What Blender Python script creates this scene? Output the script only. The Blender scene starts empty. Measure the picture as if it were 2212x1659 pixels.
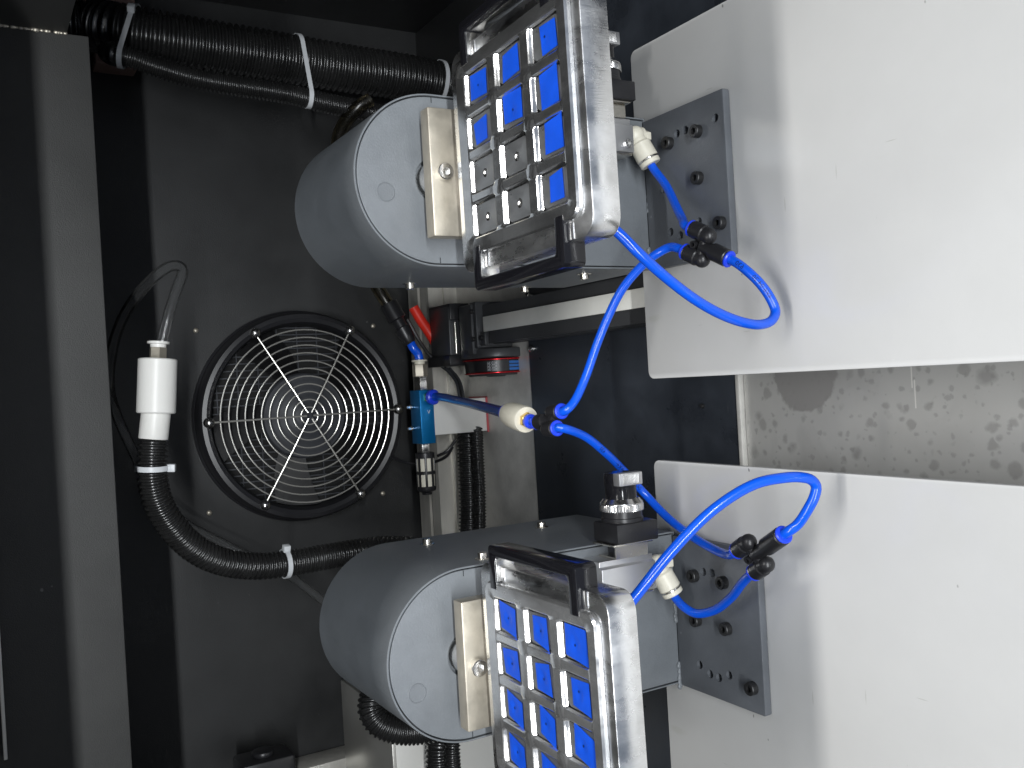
import bpy, bmesh, math, random
from mathutils import Vector, Matrix, Quaternion
rng = random.Random(7)
PI = math.pi
sc = bpy.context.scene
COL = sc.collection

# ------------------------------------------------------------------ camera
CW, CH = 2212.0, 1659.0                    # working pixel frame
FL = 0.90995702
PITCH, YAW, ROLL = 0.52866243, 0.00517519, -0.06043128
def cam_rot():
    c, s = math.cos, math.sin
    Rz = Matrix(((c(YAW), -s(YAW), 0), (s(YAW), c(YAW), 0), (0, 0, 1)))
    Rx = Matrix(((1, 0, 0), (0, c(-PITCH), -s(-PITCH)), (0, s(-PITCH), c(-PITCH))))
    B = Matrix(((0, 1, 0), (0, 0, -1), (-1, 0, 0)))
    Rr = Matrix(((c(ROLL), -s(ROLL), 0), (s(ROLL), c(ROLL), 0), (0, 0, 1)))
    return Rz @ Rx @ B @ Rr
MR = cam_rot()
CAM = Vector((0, 0, 0.46))
cd = bpy.data.cameras.new('camera'); cam = bpy.data.objects.new('camera', cd); COL.objects.link(cam)
cd.sensor_fit = 'HORIZONTAL'; cd.sensor_width = 36; cd.lens = 36 * FL
cd.clip_start = 0.02; cd.clip_end = 50
cam.matrix_world = Matrix.Translation(CAM) @ MR.to_4x4()
sc.camera = cam

def at(u, v, y=None, z=None, x=None):
    """the point of the place seen at pixel (u, v) on the plane y=, z= or x="""
    d = MR @ Vector(((u - CW / 2) / (FL * CW), (CH / 2 - v) / (FL * CW), -1.0))
    if y is not None: t = (y - CAM.y) / d.y
    elif z is not None: t = (z - CAM.z) / d.z
    else: t = (x - CAM.x) / d.x
    return CAM + d * t

# ------------------------------------------------------------------ world, lamps, exposure
w = bpy.data.worlds.new('World'); sc.world = w; w.use_nodes = True
bg = w.node_tree.nodes['Background']
bg.inputs[0].default_value = (0.52, 0.60, 0.74, 1); bg.inputs[1].default_value = 0.42
sc.view_settings.view_transform = 'Standard'; sc.view_settings.look = 'None'
sc.view_settings.exposure = 0; sc.view_settings.gamma = 1

def area(name, loc, target, sx, sy, power, col):
    l = bpy.data.lights.new(name, 'AREA'); l.shape = 'RECTANGLE'; l.size = sx; l.size_y = sy
    l.energy = power; l.color = col
    o = bpy.data.objects.new(name, l); COL.objects.link(o)
    o.location = loc
    d = (Vector(target) - Vector(loc)).normalized()
    z = -d; x = Vector((1, 0, 0)); yv = z.cross(x).normalized(); x = yv.cross(z).normalized()
    o.rotation_euler = Matrix((x, yv, z)).transposed().to_euler()
    return o
area('strip_lamp', (-0.02, 0.15, 0.95), (-0.02, 0.45, 0.0), 0.95, 0.060, 7.1, (1.0, 0.985, 0.955))
area('room_lamp', (-0.05, -2.2, 1.27), (-0.05, 1.0, 0.30), 2.6, 0.06, 106.0, (0.95, 0.98, 1.0))
sc.cycles.max_bounces = 10; sc.cycles.transparent_max_bounces = 12
sc.cycles.use_denoising = True
sc.cycles.caustics_reflective = True
sc.cycles.sample_clamp_indirect = 6

# ------------------------------------------------------------------ materials
def mat(name, col, rough=0.5, metal=0.0, bump=0.0, bscale=400, var=0.0, vscale=20, coat=0.0, spec=0.5,
        trans=0.0, ior=1.45, sss=0.0, rvar=0.0, stretch=None):
    m = bpy.data.materials.new(name); m.use_nodes = True
    nt = m.node_tree; N = nt.nodes; L = nt.links
    p = N['Principled BSDF']
    p.inputs['Base Color'].default_value = (*col, 1); p.inputs['Roughness'].default_value = rough
    p.inputs['Metallic'].default_value = metal; p.inputs['Coat Weight'].default_value = coat
    p.inputs['Coat Roughness'].default_value = 0.08
    p.inputs['Specular IOR Level'].default_value = spec; p.inputs['IOR'].default_value = ior
    p.inputs['Transmission Weight'].default_value = trans
    if sss:
        p.inputs['Subsurface Weight'].default_value = sss; p.inputs['Subsurface Scale'].default_value = 0.004
        p.inputs['Subsurface Radius'].default_value = (1, 1, 1)
    tc = N.new('ShaderNodeTexCoord'); mp = N.new('ShaderNodeMapping'); L.new(tc.outputs['Object'], mp.inputs[0])
    if stretch: mp.inputs['Scale'].default_value = stretch
    if var or rvar:
        n = N.new('ShaderNodeTexNoise'); n.inputs['Scale'].default_value = vscale; n.inputs['Detail'].default_value = 6
        n.inputs['Roughness'].default_value = 0.65
        L.new(mp.outputs[0], n.inputs['Vector'])
        if var:
            mr = N.new('ShaderNodeMapRange'); mr.inputs[1].default_value = 0.3; mr.inputs[2].default_value = 0.7
            mr.inputs[3].default_value = 1 - var; mr.inputs[4].default_value = 1 + var
            L.new(n.outputs['Fac'], mr.inputs[0])
            mx = N.new('ShaderNodeVectorMath'); mx.operation = 'SCALE'; mx.inputs[0].default_value = col
            L.new(mr.outputs[0], mx.inputs['Scale']); L.new(mx.outputs[0], p.inputs['Base Color'])
        if rvar:
            mr2 = N.new('ShaderNodeMapRange'); mr2.inputs[1].default_value = 0.3; mr2.inputs[2].default_value = 0.7
            mr2.inputs[3].default_value = max(0.02, rough - rvar); mr2.inputs[4].default_value = rough + rvar
            L.new(n.outputs['Fac'], mr2.inputs[0]); L.new(mr2.outputs[0], p.inputs['Roughness'])
    if bump:
        b = N.new('ShaderNodeTexNoise'); b.inputs['Scale'].default_value = bscale; b.inputs['Detail'].default_value = 3
        L.new(mp.outputs[0], b.inputs['Vector'])
        bp = N.new('ShaderNodeBump'); bp.inputs['Strength'].default_value = bump; bp.inputs['Distance'].default_value = 0.0006
        L.new(b.outputs['Fac'], bp.inputs['Height']); L.new(bp.outputs[0], p.inputs['Normal'])
    return m

M = {}
M['wall'] = mat('black_powder_wall', (0.020, 0.0205, 0.021), 0.42, bump=0.35, bscale=900, var=0.22, vscale=6, rvar=0.1)
M['beam'] = mat('black_grit_beam', (0.045, 0.045, 0.0435), 0.6, bump=0.5, bscale=1400, var=0.15, vscale=9)
M['blackfloor'] = mat('black_floor_sheet', (0.030, 0.035, 0.044), 0.36, bump=0.15, bscale=300, var=0.35, vscale=14, rvar=0.14)
M['housing'] = mat('slate_powder_coat', (0.152, 0.165, 0.178), 0.46, bump=0.30, bscale=750, var=0.18, vscale=13, rvar=0.10)
M['flange'] = mat('slate_flange_coat', (0.104, 0.112, 0.124), 0.38, bump=0.22, bscale=750, var=0.14, vscale=22, rvar=0.05)
M['table'] = mat('white_hdpe', (0.62, 0.62, 0.61), 0.21, bump=0.30, bscale=14, var=0.04, vscale=7, rvar=0.09)
def marks(name, kinds, lighten=False):
    nt = M[name].node_tree; N = nt.nodes; L = nt.links; p = N['Principled BSDF']
    src = p.inputs['Base Color'].links[0].from_socket
    tc = N.new('ShaderNodeTexCoord'); cur = src
    for sc_, stretch, thr, pick, dark in kinds:
        mp = N.new('ShaderNodeMapping'); mp.inputs['Scale'].default_value = stretch; mp.inputs['Rotation'].default_value = (0, 0, sc_ * .05); L.new(tc.outputs['Object'], mp.inputs[0])
        nz = N.new('ShaderNodeTexNoise'); nz.inputs['Scale'].default_value = 60; L.new(mp.outputs[0], nz.inputs['Vector'])
        vm = N.new('ShaderNodeVectorMath'); vm.operation = 'MULTIPLY_ADD'; vm.inputs[1].default_value = (.006,) * 3
        L.new(nz.outputs['Color'], vm.inputs[0]); L.new(mp.outputs[0], vm.inputs[2])
        vo = N.new('ShaderNodeTexVoronoi'); vo.inputs['Scale'].default_value = sc_; L.new(vm.outputs[0], vo.inputs['Vector'])
        se = N.new('ShaderNodeSeparateColor'); L.new(vo.outputs['Color'], se.inputs[0])
        a = N.new('ShaderNodeMath'); a.operation = 'LESS_THAN'; a.inputs[1].default_value = pick; L.new(se.outputs[0], a.inputs[0])
        r = N.new('ShaderNodeMapRange'); r.inputs[1].default_value = thr * .5; r.inputs[2].default_value = thr; r.inputs[3].default_value = 1; r.inputs[4].default_value = 0
        L.new(vo.outputs['Distance'], r.inputs[0])
        m_ = N.new('ShaderNodeMath'); m_.operation = 'MULTIPLY'; L.new(a.outputs[0], m_.inputs[0]); L.new(r.outputs[0], m_.inputs[1])
        mx = N.new('ShaderNodeMix'); mx.data_type = 'RGBA'; mx.blend_type = 'ADD' if lighten else 'MULTIPLY'; mx.inputs[7].default_value = (dark, dark, dark * .97, 1)
        L.new(m_.outputs[0], mx.inputs[0]); L.new(cur, mx.inputs[6]); cur = mx.outputs[2]
    L.new(cur, p.inputs['Base Color'])
marks('table', ((42, (1, 1.6, 1), .06, .34, .42), (22, (6, .5, 1), .06, .38, .80), (18, (.6, 5, 1), .06, .36, .82), (14, (2.2, .7, 1), .12, .3, .93)))
marks('wall', ((38, (1, 1, 1), .05, .10, .09), (16, (1.2, 1, 4), .035, .2, .03)), True)
marks('beam', ((34, (1, 1, 1), .05, .10, .10),), True)
marks('blackfloor', ((30, (1, 1, 1), .06, .15, .06), (14, (.6, 4, 1), .05, .25, .02)), True)
marks('housing', ((26, (3, .7, .7), .03, .12, .07),), True)
marks('flange', ((50, (1, 1, 1), .05, .07, .08),), True)
M['nickel'] = mat('nickel', (0.66, 0.63, 0.57), 0.22, 1.0, rvar=0.08, vscale=90, var=0.1)
M['guard'] = mat('plated_wire', (0.55, 0.535, 0.50), 0.25, 0.7)
M['steel'] = mat('bright_steel', (0.74, 0.73, 0.71), 0.2, 1.0, var=0.06, vscale=100)
M['tan'] = mat('tan_nickel_plate', (0.50, 0.46, 0.385), 0.46, 0.75, var=0.14, vscale=45, bump=0.06, bscale=500, rvar=0.1)
M['anod'] = mat('silver_anodized', (0.62, 0.62, 0.63), 0.36, 0.85, bump=0.1, bscale=900, var=0.04)
M['blackplastic'] = mat('black_plastic', (0.016, 0.016, 0.018), 0.34, bump=0.06, bscale=700)
M['blackgloss'] = mat('black_gloss', (0.008, 0.008, 0.010), 0.13, rvar=0.05, vscale=60)
M['blackmetal'] = mat('black_anodized', (0.060, 0.062, 0.066), 0.36, 0.3, bump=0.05, var=0.1)
M['screwblack'] = mat('black_oxide', (0.035, 0.035, 0.036), 0.42, 0.5)
M['hose'] = mat('black_hose', (0.016, 0.016, 0.016), 0.25, spec=0.9, rvar=0.08, vscale=50, var=0.2)
M['tube'] = mat('blue_pu_tube', (0.0035, 0.086, 0.66), 0.22, coat=0.25)
M['tubedark'] = mat('blue_pu_tube_wide', (0.004, 0.085, 0.50), 0.25, coat=0.2)
M['collar'] = mat('blue_collar', (0.018, 0.06, 0.72), 0.3)
M['tape'] = mat('blue_tape', (0.005, 0.070, 0.56), 0.42, bump=0.25, bscale=180, var=0.14, vscale=60)
M['tapedimple'] = mat('blue_tape_dimple', (0.0055, 0.074, 0.60), 0.3)
M['cream'] = mat('cream_plastic', (0.66, 0.63, 0.53), 0.4, var=0.07, vscale=70, sss=0.1)
M['white'] = mat('white_nylon', (0.80, 0.79, 0.755), 0.36, sss=0.15, var=0.03)
M['tie'] = mat('white_tie', (0.62, 0.64, 0.66), 0.35)
M['brass'] = mat('brass', (0.70, 0.50, 0.17), 0.25, 1.0)
M['ejector'] = mat('blue_anodized', (0.003, 0.165, 0.42), 0.30, 0.55, bump=0.08, bscale=900)
M['galv'] = mat('gray_steel_sheet', (0.56, 0.55, 0.52), 0.42, 0.3, var=0.2, vscale=30, bump=0.05, rvar=0.12)
M['extr'] = mat('aluminium_extrusion', (0.60, 0.58, 0.53), 0.38, 0.45, var=0.12, vscale=12, stretch=(1, 8, 8))
M['box'] = mat('silver_sheet_box', (0.50, 0.49, 0.455), 0.34, 0.6, var=0.06, vscale=8)
M['boxfront'] = mat('white_sheet', (0.72, 0.71, 0.67), 0.35, 0.1, var=0.03, vscale=8)
M['strip'] = mat('pale_strip', (0.84, 0.84, 0.79), 0.35, var=0.06, vscale=22)
M['red'] = mat('red_anodized', (0.60, 0.012, 0.02), 0.26, 0.6)
M['redsleeve'] = mat('red_sleeve', (0.70, 0.03, 0.016), 0.4)
M['redink'] = mat('red_marker', (0.55, 0.10, 0.11), 0.5)
M['print'] = mat('black_print', (0.002, 0.008, 0.05), 0.5)
M['printwhite'] = mat('white_print', (0.6, 0.62, 0.64), 0.5)
M['printblue'] = mat('blue_print', (0.03, 0.13, 0.40), 0.45)
M['hub'] = mat('fan_hub', (0.030, 0.032, 0.037), 0.5)
M['blade'] = mat('fan_blade', (0.010, 0.010, 0.011), 0.45)
M['dark'] = mat('dark_cavity', (0.004, 0.004, 0.004), 0.8)
M['pink'] = mat('primer_pink', (0.33, 0.22, 0.19), 0.6, var=0.1)
M['clear'] = mat('clear_tube', (0.55, 0.56, 0.57), 0.10, coat=0.5)
M['amber'] = mat('amber_tube', (0.62, 0.56, 0.38), 0.10, trans=0.45, ior=1.42)
def clear_mix(m, tint, ior):
    nt = m.node_tree; N = nt.nodes; L = nt.links
    for n in list(N):
        if n.type != 'OUTPUT_MATERIAL': N.remove(n)
    out = [n for n in N if n.type == 'OUTPUT_MATERIAL'][0]
    t = N.new('ShaderNodeBsdfTransparent'); t.inputs[0].default_value = (*tint, 1)
    g = N.new('ShaderNodeBsdfGlossy'); g.inputs['Roughness'].default_value = 0.12; g.inputs[0].default_value = (0.8, 0.8, 0.8, 1)
    f = N.new('ShaderNodeFresnel'); f.inputs[0].default_value = ior
    mx = N.new('ShaderNodeMixShader'); L.new(f.outputs[0], mx.inputs[0]); L.new(t.outputs[0], mx.inputs[1]); L.new(g.outputs[0], mx.inputs[2])
    df = N.new('ShaderNodeBsdfDiffuse'); df.inputs[0].default_value = (0.5 * tint[0], 0.5 * tint[1], 0.5 * tint[2], 1)
    m2 = N.new('ShaderNodeMixShader'); m2.inputs[0].default_value = 0.02; L.new(mx.outputs[0], m2.inputs[1]); L.new(df.outputs[0], m2.inputs[2])
    L.new(m2.outputs[0], out.inputs[0])
clear_mix(M['clear'], (0.94, 0.945, 0.945), 1.42)
clear_mix(M['amber'], (0.42, 0.38, 0.29), 1.55)
[n for n in M['amber'].node_tree.nodes if n.type == 'BSDF_GLOSSY'][0].inputs['Roughness'].default_value = 0.28
M['weld'] = mat('weld_bead', (0.40, 0.42, 0.44), 0.35, 0.8, bump=0.3, bscale=500)

def milled(name, base, rough, scale, wave=0.25, direction='X'):
    """polished aluminium with tool marks"""
    m = mat(name, base, rough, 1.0, rvar=0.12, vscale=34, var=0.20, stretch=(1.6, .6, 1))
    nt = m.node_tree; N = nt.nodes; L = nt.links; p = N['Principled BSDF']
    tc = N.new('ShaderNodeTexCoord'); mp = N.new('ShaderNodeMapping'); L.new(tc.outputs['Object'], mp.inputs[0])
    mp.inputs['Scale'].default_value = {'X': (1, 0.06, 0.06), 'Y': (0.06, 1, 0.06), 'Z': (0.06, 0.06, 1), 'A': (1, 1, 1)}[direction]
    n = N.new('ShaderNodeTexNoise'); n.inputs['Scale'].default_value = scale; n.inputs['Detail'].default_value = 5
    L.new(mp.outputs[0], n.inputs['Vector'])
    n2 = N.new('ShaderNodeTexNoise'); n2.inputs['Scale'].default_value = 60; n2.inputs['Detail'].default_value = 2
    L.new(tc.outputs['Object'], n2.inputs['Vector'])
    ad = N.new('ShaderNodeMath'); ad.operation = 'MULTIPLY_ADD'; ad.inputs[1].default_value = 0.18
    L.new(n2.outputs['Fac'], ad.inputs[0]); L.new(n.outputs['Fac'], ad.inputs[2])
    bp = N.new('ShaderNodeBump'); bp.inputs['Strength'].default_value = wave; bp.inputs['Distance'].default_value = 0.0004
    L.new(ad.outputs[0], bp.inputs['Height']); L.new(bp.outputs[0], p.inputs['Normal'])
    return m
M['alu'] = milled('polished_aluminium', (0.78, 0.785, 0.79), 0.13, 400, 0.05, 'Y')
M['alu'].node_tree.nodes['Principled BSDF'].inputs['Metallic'].default_value = 0.96
M['alu2'] = milled('aluminium_bright_reflection', (0.80, 0.805, 0.81), 0.18, 400, 0.05, 'Y')  # paler, less metallic copy: brighter reflections of the second tray put into its colour
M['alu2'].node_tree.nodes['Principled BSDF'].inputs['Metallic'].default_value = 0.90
M['aluside'] = milled('milled_aluminium_side', (0.82, 0.82, 0.82), 0.27, 1500, 0.14, 'X')

def floor_mill():
    m = milled('milled_pocket_floor', (0.46, 0.47, 0.48), 0.34, 300, 0.05, 'A')
    nt = m.node_tree; N = nt.nodes; L = nt.links; p = N['Principled BSDF']
    tc = N.new('ShaderNodeTexCoord'); sx = N.new('ShaderNodeSeparateXYZ'); L.new(tc.outputs['Object'], sx.inputs[0])
    def mth(op, a, b=None):
        n = N.new('ShaderNodeMath'); n.operation = op
        for i, q in enumerate((a, b)):
            if q is None: continue
            if isinstance(q, (int, float)): n.inputs[i].default_value = q
            else: L.new(q, n.inputs[i])
        return n.outputs[0]
    ax = mth('ABSOLUTE', mth('MULTIPLY', sx.outputs[0], 1 / 0.0085)); ay = mth('ABSOLUTE', mth('MULTIPLY', sx.outputs[1], 1 / 0.0125))
    mx = mth('MAXIMUM', ax, ay)                       # square rings of the cutter path
    sn = mth('SINE', mth('MULTIPLY', mx, 95.0))
    bp = N.new('ShaderNodeBump'); bp.inputs['Strength'].default_value = 0.22; bp.inputs['Distance'].default_value = 0.0003
    L.new(sn, bp.inputs['Height']); L.new(bp.outputs[0], p.inputs['Normal'])
    return m
M['mill'] = floor_mill()
M['mill'].node_tree.nodes['Principled BSDF'].inputs['Metallic'].default_value = 0.88

def pan_material():
    m = mat('stained_steel_pan', (0.34, 0.33, 0.305), 0.40, 0.35, bump=0.03, bscale=200)
    nt = m.node_tree; N = nt.nodes; L = nt.links; p = N['Principled BSDF']
    tc = N.new('ShaderNodeTexCoord')
    base = N.new('ShaderNodeRGB'); base.outputs[0].default_value = (0.455, 0.452, 0.435, 1)
    cur = base.outputs[0]
    def dark(fac, col, amount):
        nonlocal cur
        mx = N.new('ShaderNodeMix'); mx.data_type = 'RGBA'; mx.inputs[7].default_value = (*col, 1)
        ml = N.new('ShaderNodeMath'); ml.operation = 'MULTIPLY'; ml.inputs[1].default_value = amount
        L.new(fac, ml.inputs[0]); L.new(ml.outputs[0], mx.inputs[0]); L.new(cur, mx.inputs[6]); cur = mx.outputs[2]
    def blobs(scale, lo, hi, warp, thin, seed):
        nz = N.new('ShaderNodeTexNoise'); nz.inputs['Scale'].default_value = scale * 1.6; nz.inputs['Detail'].default_value = 3
        L.new(tc.outputs['Object'], nz.inputs['Vector'])
        vm = N.new('ShaderNodeVectorMath'); vm.operation = 'MULTIPLY_ADD'; vm.inputs[1].default_value = (warp,) * 3
        L.new(nz.outputs['Color'], vm.inputs[0])
        mp = N.new('ShaderNodeMapping'); mp.inputs['Location'].default_value = (seed, seed * 0.7, 0)
        L.new(tc.outputs['Object'], mp.inputs[0]); L.new(mp.outputs[0], vm.inputs[2])
        vo = N.new('ShaderNodeTexVoronoi'); vo.inputs['Scale'].default_value = scale; vo.inputs['Randomness'].default_value = 1
        L.new(vm.outputs[0], vo.inputs['Vector'])
        sp = N.new('ShaderNodeSeparateColor'); L.new(vo.outputs['Color'], sp.inputs[0])
        sub = N.new('ShaderNodeMath'); sub.operation = 'MULTIPLY_ADD'; sub.inputs[1].default_value = thin; sub.inputs[2].default_value = 0
        L.new(sp.outputs[0], sub.inputs[0])
        ad = N.new('ShaderNodeMath'); ad.operation = 'ADD'; L.new(vo.outputs['Distance'], ad.inputs[0]); L.new(sub.outputs[0], ad.inputs[1])
        mr = N.new('ShaderNodeMapRange'); mr.inputs[1].default_value = lo; mr.inputs[2].default_value = hi
        mr.inputs[3].default_value = 1; mr.inputs[4].default_value = 0
        L.new(ad.outputs[0], mr.inputs[0]); return mr.outputs[0]
    n = N.new('ShaderNodeTexNoise'); n.inputs['Scale'].default_value = 22; n.inputs['Detail'].default_value = 7
    L.new(tc.outputs['Object'], n.inputs['Vector'])
    mr = N.new('ShaderNodeMapRange'); mr.inputs[1].default_value = 0.4; mr.inputs[2].default_value = 0.75; L.new(n.outputs['Fac'], mr.inputs[0])
    dark(mr.outputs[0], (0.375, 0.37, 0.355), 0.6)
    dark(blobs(85, 0.31, 0.46, 0.006, 0.42, 0.0), (0.285, 0.28, 0.268), 0.7)
    dark(blobs(170, 0.28, 0.44, 0.004, 0.45, 3.1), (0.285, 0.28, 0.27), 0.6)
    dark(blobs(38, 0.27, 0.38, 0.012, 0.75, 5.7), (0.275, 0.27, 0.26), 0.75)
    # the dried puddle by the board's edge
    sx = N.new('ShaderNodeVectorMath'); sx.operation = 'DISTANCE'
    nz = N.new('ShaderNodeTexNoise'); nz.inputs['Scale'].default_value = 90; nz.inputs['Detail'].default_value = 3
    L.new(tc.outputs['Object'], nz.inputs['Vector'])
    vm = N.new('ShaderNodeVectorMath'); vm.operation = 'MULTIPLY_ADD'; vm.inputs[1].default_value = (0.012,) * 3
    geo = N.new('ShaderNodeNewGeometry')
    L.new(nz.outputs['Color'], vm.inputs[0]); L.new(geo.outputs['Position'], vm.inputs[2])
    pc = at(1738, 800, z=-0.062)
    L.new(vm.outputs[0], sx.inputs[0]); sx.inputs[1].default_value = (pc.x + 0.006, pc.y + 0.006, pc.z + 0.006)
    mr = N.new('ShaderNodeMapRange'); mr.inputs[1].default_value = 0.0285; mr.inputs[2].default_value = 0.0305
    mr.inputs[3].default_value = 1; mr.inputs[4].default_value = 0; L.new(sx.outputs['Value'], mr.inputs[0])
    dark(mr.outputs[0], (0.265, 0.257, 0.248), 0.85)
    sp = N.new('ShaderNodeSeparateXYZ'); L.new(geo.outputs['Position'], sp.inputs[0])
    for (u_, va, vb) in ((1968, 792, 838), (1975, 820, 882)):
        a_ = at(u_, va, z=-0.062); b_ = at(u_, vb, z=-0.062)
        q = []
        for ch, c_, w_ in ((1, a_.y, .0005), (0, (a_.x + b_.x) / 2, abs(a_.x - b_.x) / 2)):
            s1 = N.new('ShaderNodeMath'); s1.operation = 'SUBTRACT'; s1.inputs[1].default_value = c_; L.new(sp.outputs[ch], s1.inputs[0])
            s2 = N.new('ShaderNodeMath'); s2.operation = 'ABSOLUTE'; L.new(s1.outputs[0], s2.inputs[0])
            s3 = N.new('ShaderNodeMath'); s3.operation = 'LESS_THAN'; s3.inputs[1].default_value = w_; L.new(s2.outputs[0], s3.inputs[0]); q.append(s3.outputs[0])
        ml = N.new('ShaderNodeMath'); ml.operation = 'MULTIPLY'; L.new(q[0], ml.inputs[0]); L.new(q[1], ml.inputs[1])
        dark(ml.outputs[0], (0.75, 0.74, 0.70), 0.7)
    wn = N.new('ShaderNodeTexNoise'); wn.inputs['Scale'].default_value = 9; wn.inputs['Detail'].default_value = 5; wn.inputs['Distortion'].default_value = 1.5
    L.new(tc.outputs['Object'], wn.inputs['Vector'])
    wr = N.new('ShaderNodeMapRange'); wr.inputs[1].default_value = 0.48; wr.inputs[2].default_value = 0.66; L.new(wn.outputs['Fac'], wr.inputs[0])
    dark(wr.outputs[0], (0.29, 0.285, 0.275), 0.55)
    L.new(cur, p.inputs['Base Color'])
    return m
M['pan'] = pan_material()

# ------------------------------------------------------------------ geometry helpers
WM = {}                                      # world matrices of parents
def tag(o, label=None, cat=None, group=None, kind=None):
    if label: o['label'] = label
    if cat: o['category'] = cat
    if group: o['group'] = group
    if kind: o['kind'] = kind
    return o
def empty(name, loc, label, cat, group=None, rot=None):
    o = bpy.data.objects.new(name, None); COL.objects.link(o); o.empty_display_size = 0.02
    m = Matrix.Translation(loc) @ (rot.to_4x4() if rot else Matrix.Identity(4))
    o.matrix_world = m; WM[o.name] = m
    return tag(o, label, cat, group)
def build(name, bm, m, parent=None, ang=32, fix=True, local=False):
    if fix: bmesh.ops.recalc_face_normals(bm, faces=bm.faces)
    me = bpy.data.meshes.new(name); bm.to_mesh(me); bm.free()
    o = bpy.data.objects.new(name, me); COL.objects.link(o)
    for mm in (m if isinstance(m, (list, tuple)) else [m]): me.materials.append(M[mm])
    me.polygons.foreach_set('use_smooth', [True] * len(me.polygons))
    me.set_sharp_from_angle(angle=math.radians(ang))
    if parent is not None:
        pm = WM[parent.name]
        if not local: me.transform(pm.inverted())
        o.parent = parent; WM[o.name] = pm
    else:
        vs = [v.co for v in me.vertices]
        c = Vector(((min(v.x for v in vs) + max(v.x for v in vs)) / 2, (min(v.y for v in vs) + max(v.y for v in vs)) / 2, min(v.z for v in vs)))
        me.transform(Matrix.Translation(-c)); o.location = c; WM[o.name] = Matrix.Translation(c)
    return o
def copy_tree(o, parent=None):
    c = o.copy(); COL.objects.link(c)
    if parent is not None: c.parent = parent
    for ch in list(o.children): copy_tree(ch, c)
    return c
def nb(): return bmesh.new()
def add_bm(dst, src, mi=0):
    """append src into dst"""
    mp = {}
    for v in src.verts: mp[v] = dst.verts.new(v.co)
    for f in src.faces:
        try:
            g = dst.faces.new([mp[v] for v in f.verts]); g.material_index = mi
        except ValueError: pass
    src.free()
def box(bm, a, b, bev=0.0, seg=2, mi=0, mtx=None):
    t = nb()
    r = bmesh.ops.create_cube(t, size=1)
    a = Vector(a); b = Vector(b)
    for v in t.verts:
        v.co = Vector(((a[i] + b[i]) / 2 + v.co[i] * abs(b[i] - a[i]) for i in range(3)))
    if bev: bmesh.ops.bevel(t, geom=list(t.edges), offset=bev, segments=seg, profile=0.5, affect='EDGES')
    if mtx: t.transform(mtx)
    add_bm(bm, t, mi)
def frame(axis, up=None):
    z = Vector(axis).normalized()
    up = Vector(up) if up else (Vector((0, 0, 1)) if abs(z.z) < 0.9 else Vector((0, 1, 0)))
    x = up.cross(z).normalized(); y = z.cross(x)
    return x, y, z
def lathe(bm, origin, axis, prof, seg=32, mi=0, rfun=None, phase=0.0, caps=True):
    """prof: list of (r, distance along the axis)"""
    x, y, z = frame(axis); o = Vector(origin); rings = []
    for k, (r, d) in enumerate(prof):
        ring = []
        for i in range(seg):
            a = 2 * PI * (i + phase) / seg
            rr = r * (rfun(a, k) if rfun else 1)
            ring.append(bm.verts.new(o + z * d + (x * math.cos(a) + y * math.sin(a)) * rr))
        rings.append(ring)
    for p, q in zip(rings, rings[1:]):
        for i in range(seg):
            f = bm.faces.new((p[i], p[(i + 1) % seg], q[(i + 1) % seg], q[i])); f.material_index = mi
    if caps:
        for r in (rings[0], rings[-1]):
            f = bm.faces.new(r); f.material_index = mi
def cyl(bm, p0, p1, r, seg=24, bev=0.0, mi=0, phase=0.0):
    p0 = Vector(p0); p1 = Vector(p1); d = (p1 - p0); l = d.length
    if bev: prof = [(r - bev, 0), (r - bev * .3, bev * .3), (r, bev), (r, l - bev), (r - bev * .3, l - bev * .3), (r - bev, l)]
    else: prof = [(r, 0), (r, l)]
    lathe(bm, p0, d, prof, seg, mi, phase=phase)
def ball(bm, c, r, u=16, v=10, mi=0, scale=(1, 1, 1)):
    t = nb(); bmesh.ops.create_uvsphere(t, u_segments=u, v_segments=v, radius=r)
    for q in t.verts: q.co = Vector((q.co[i] * scale[i] for i in range(3))) + Vector(c)
    add_bm(bm, t, mi)
def spline(pts, step):
    """Catmull-Rom (centripetal), resampled at about `step`"""
    P = [Vector(p) for p in pts]
    P = [P[0] * 2 - P[1]] + P + [P[-1] * 2 - P[-2]]
    out = []
    for i in range(1, len(P) - 2):
        p0, p1, p2, p3 = P[i - 1:i + 3]
        t0 = 0; t1 = t0 + (p1 - p0).length ** .5; t2 = t1 + (p2 - p1).length ** .5; t3 = t2 + (p3 - p2).length ** .5
        for k in range(40):
            t = t1 + (t2 - t1) * k / 40
            A1 = p0 * ((t1 - t) / (t1 - t0)) + p1 * ((t - t0) / (t1 - t0)); A2 = p1 * ((t2 - t) / (t2 - t1)) + p2 * ((t - t1) / (t2 - t1))
            A3 = p2 * ((t3 - t) / (t3 - t2)) + p3 * ((t - t2) / (t3 - t2))
            B1 = A1 * ((t2 - t) / (t2 - t0)) + A2 * ((t - t0) / (t2 - t0)); B2 = A2 * ((t3 - t) / (t3 - t1)) + A3 * ((t - t1) / (t3 - t1))
            out.append(B1 * ((t2 - t) / (t2 - t1)) + B2 * ((t - t1) / (t2 - t1)))
    out.append(P[-2])
    L = [0]
    for a, b in zip(out, out[1:]): L.append(L[-1] + (b - a).length)
    n = max(2, int(L[-1] / step)); res = []; j = 0
    for k in range(n + 1):
        s = L[-1] * k / n
        while j < len(L) - 2 and L[j + 1] < s: j += 1
        f = (s - L[j]) / max(1e-9, L[j + 1] - L[j]); res.append(out[j].lerp(out[j + 1], f))
    return res
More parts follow.
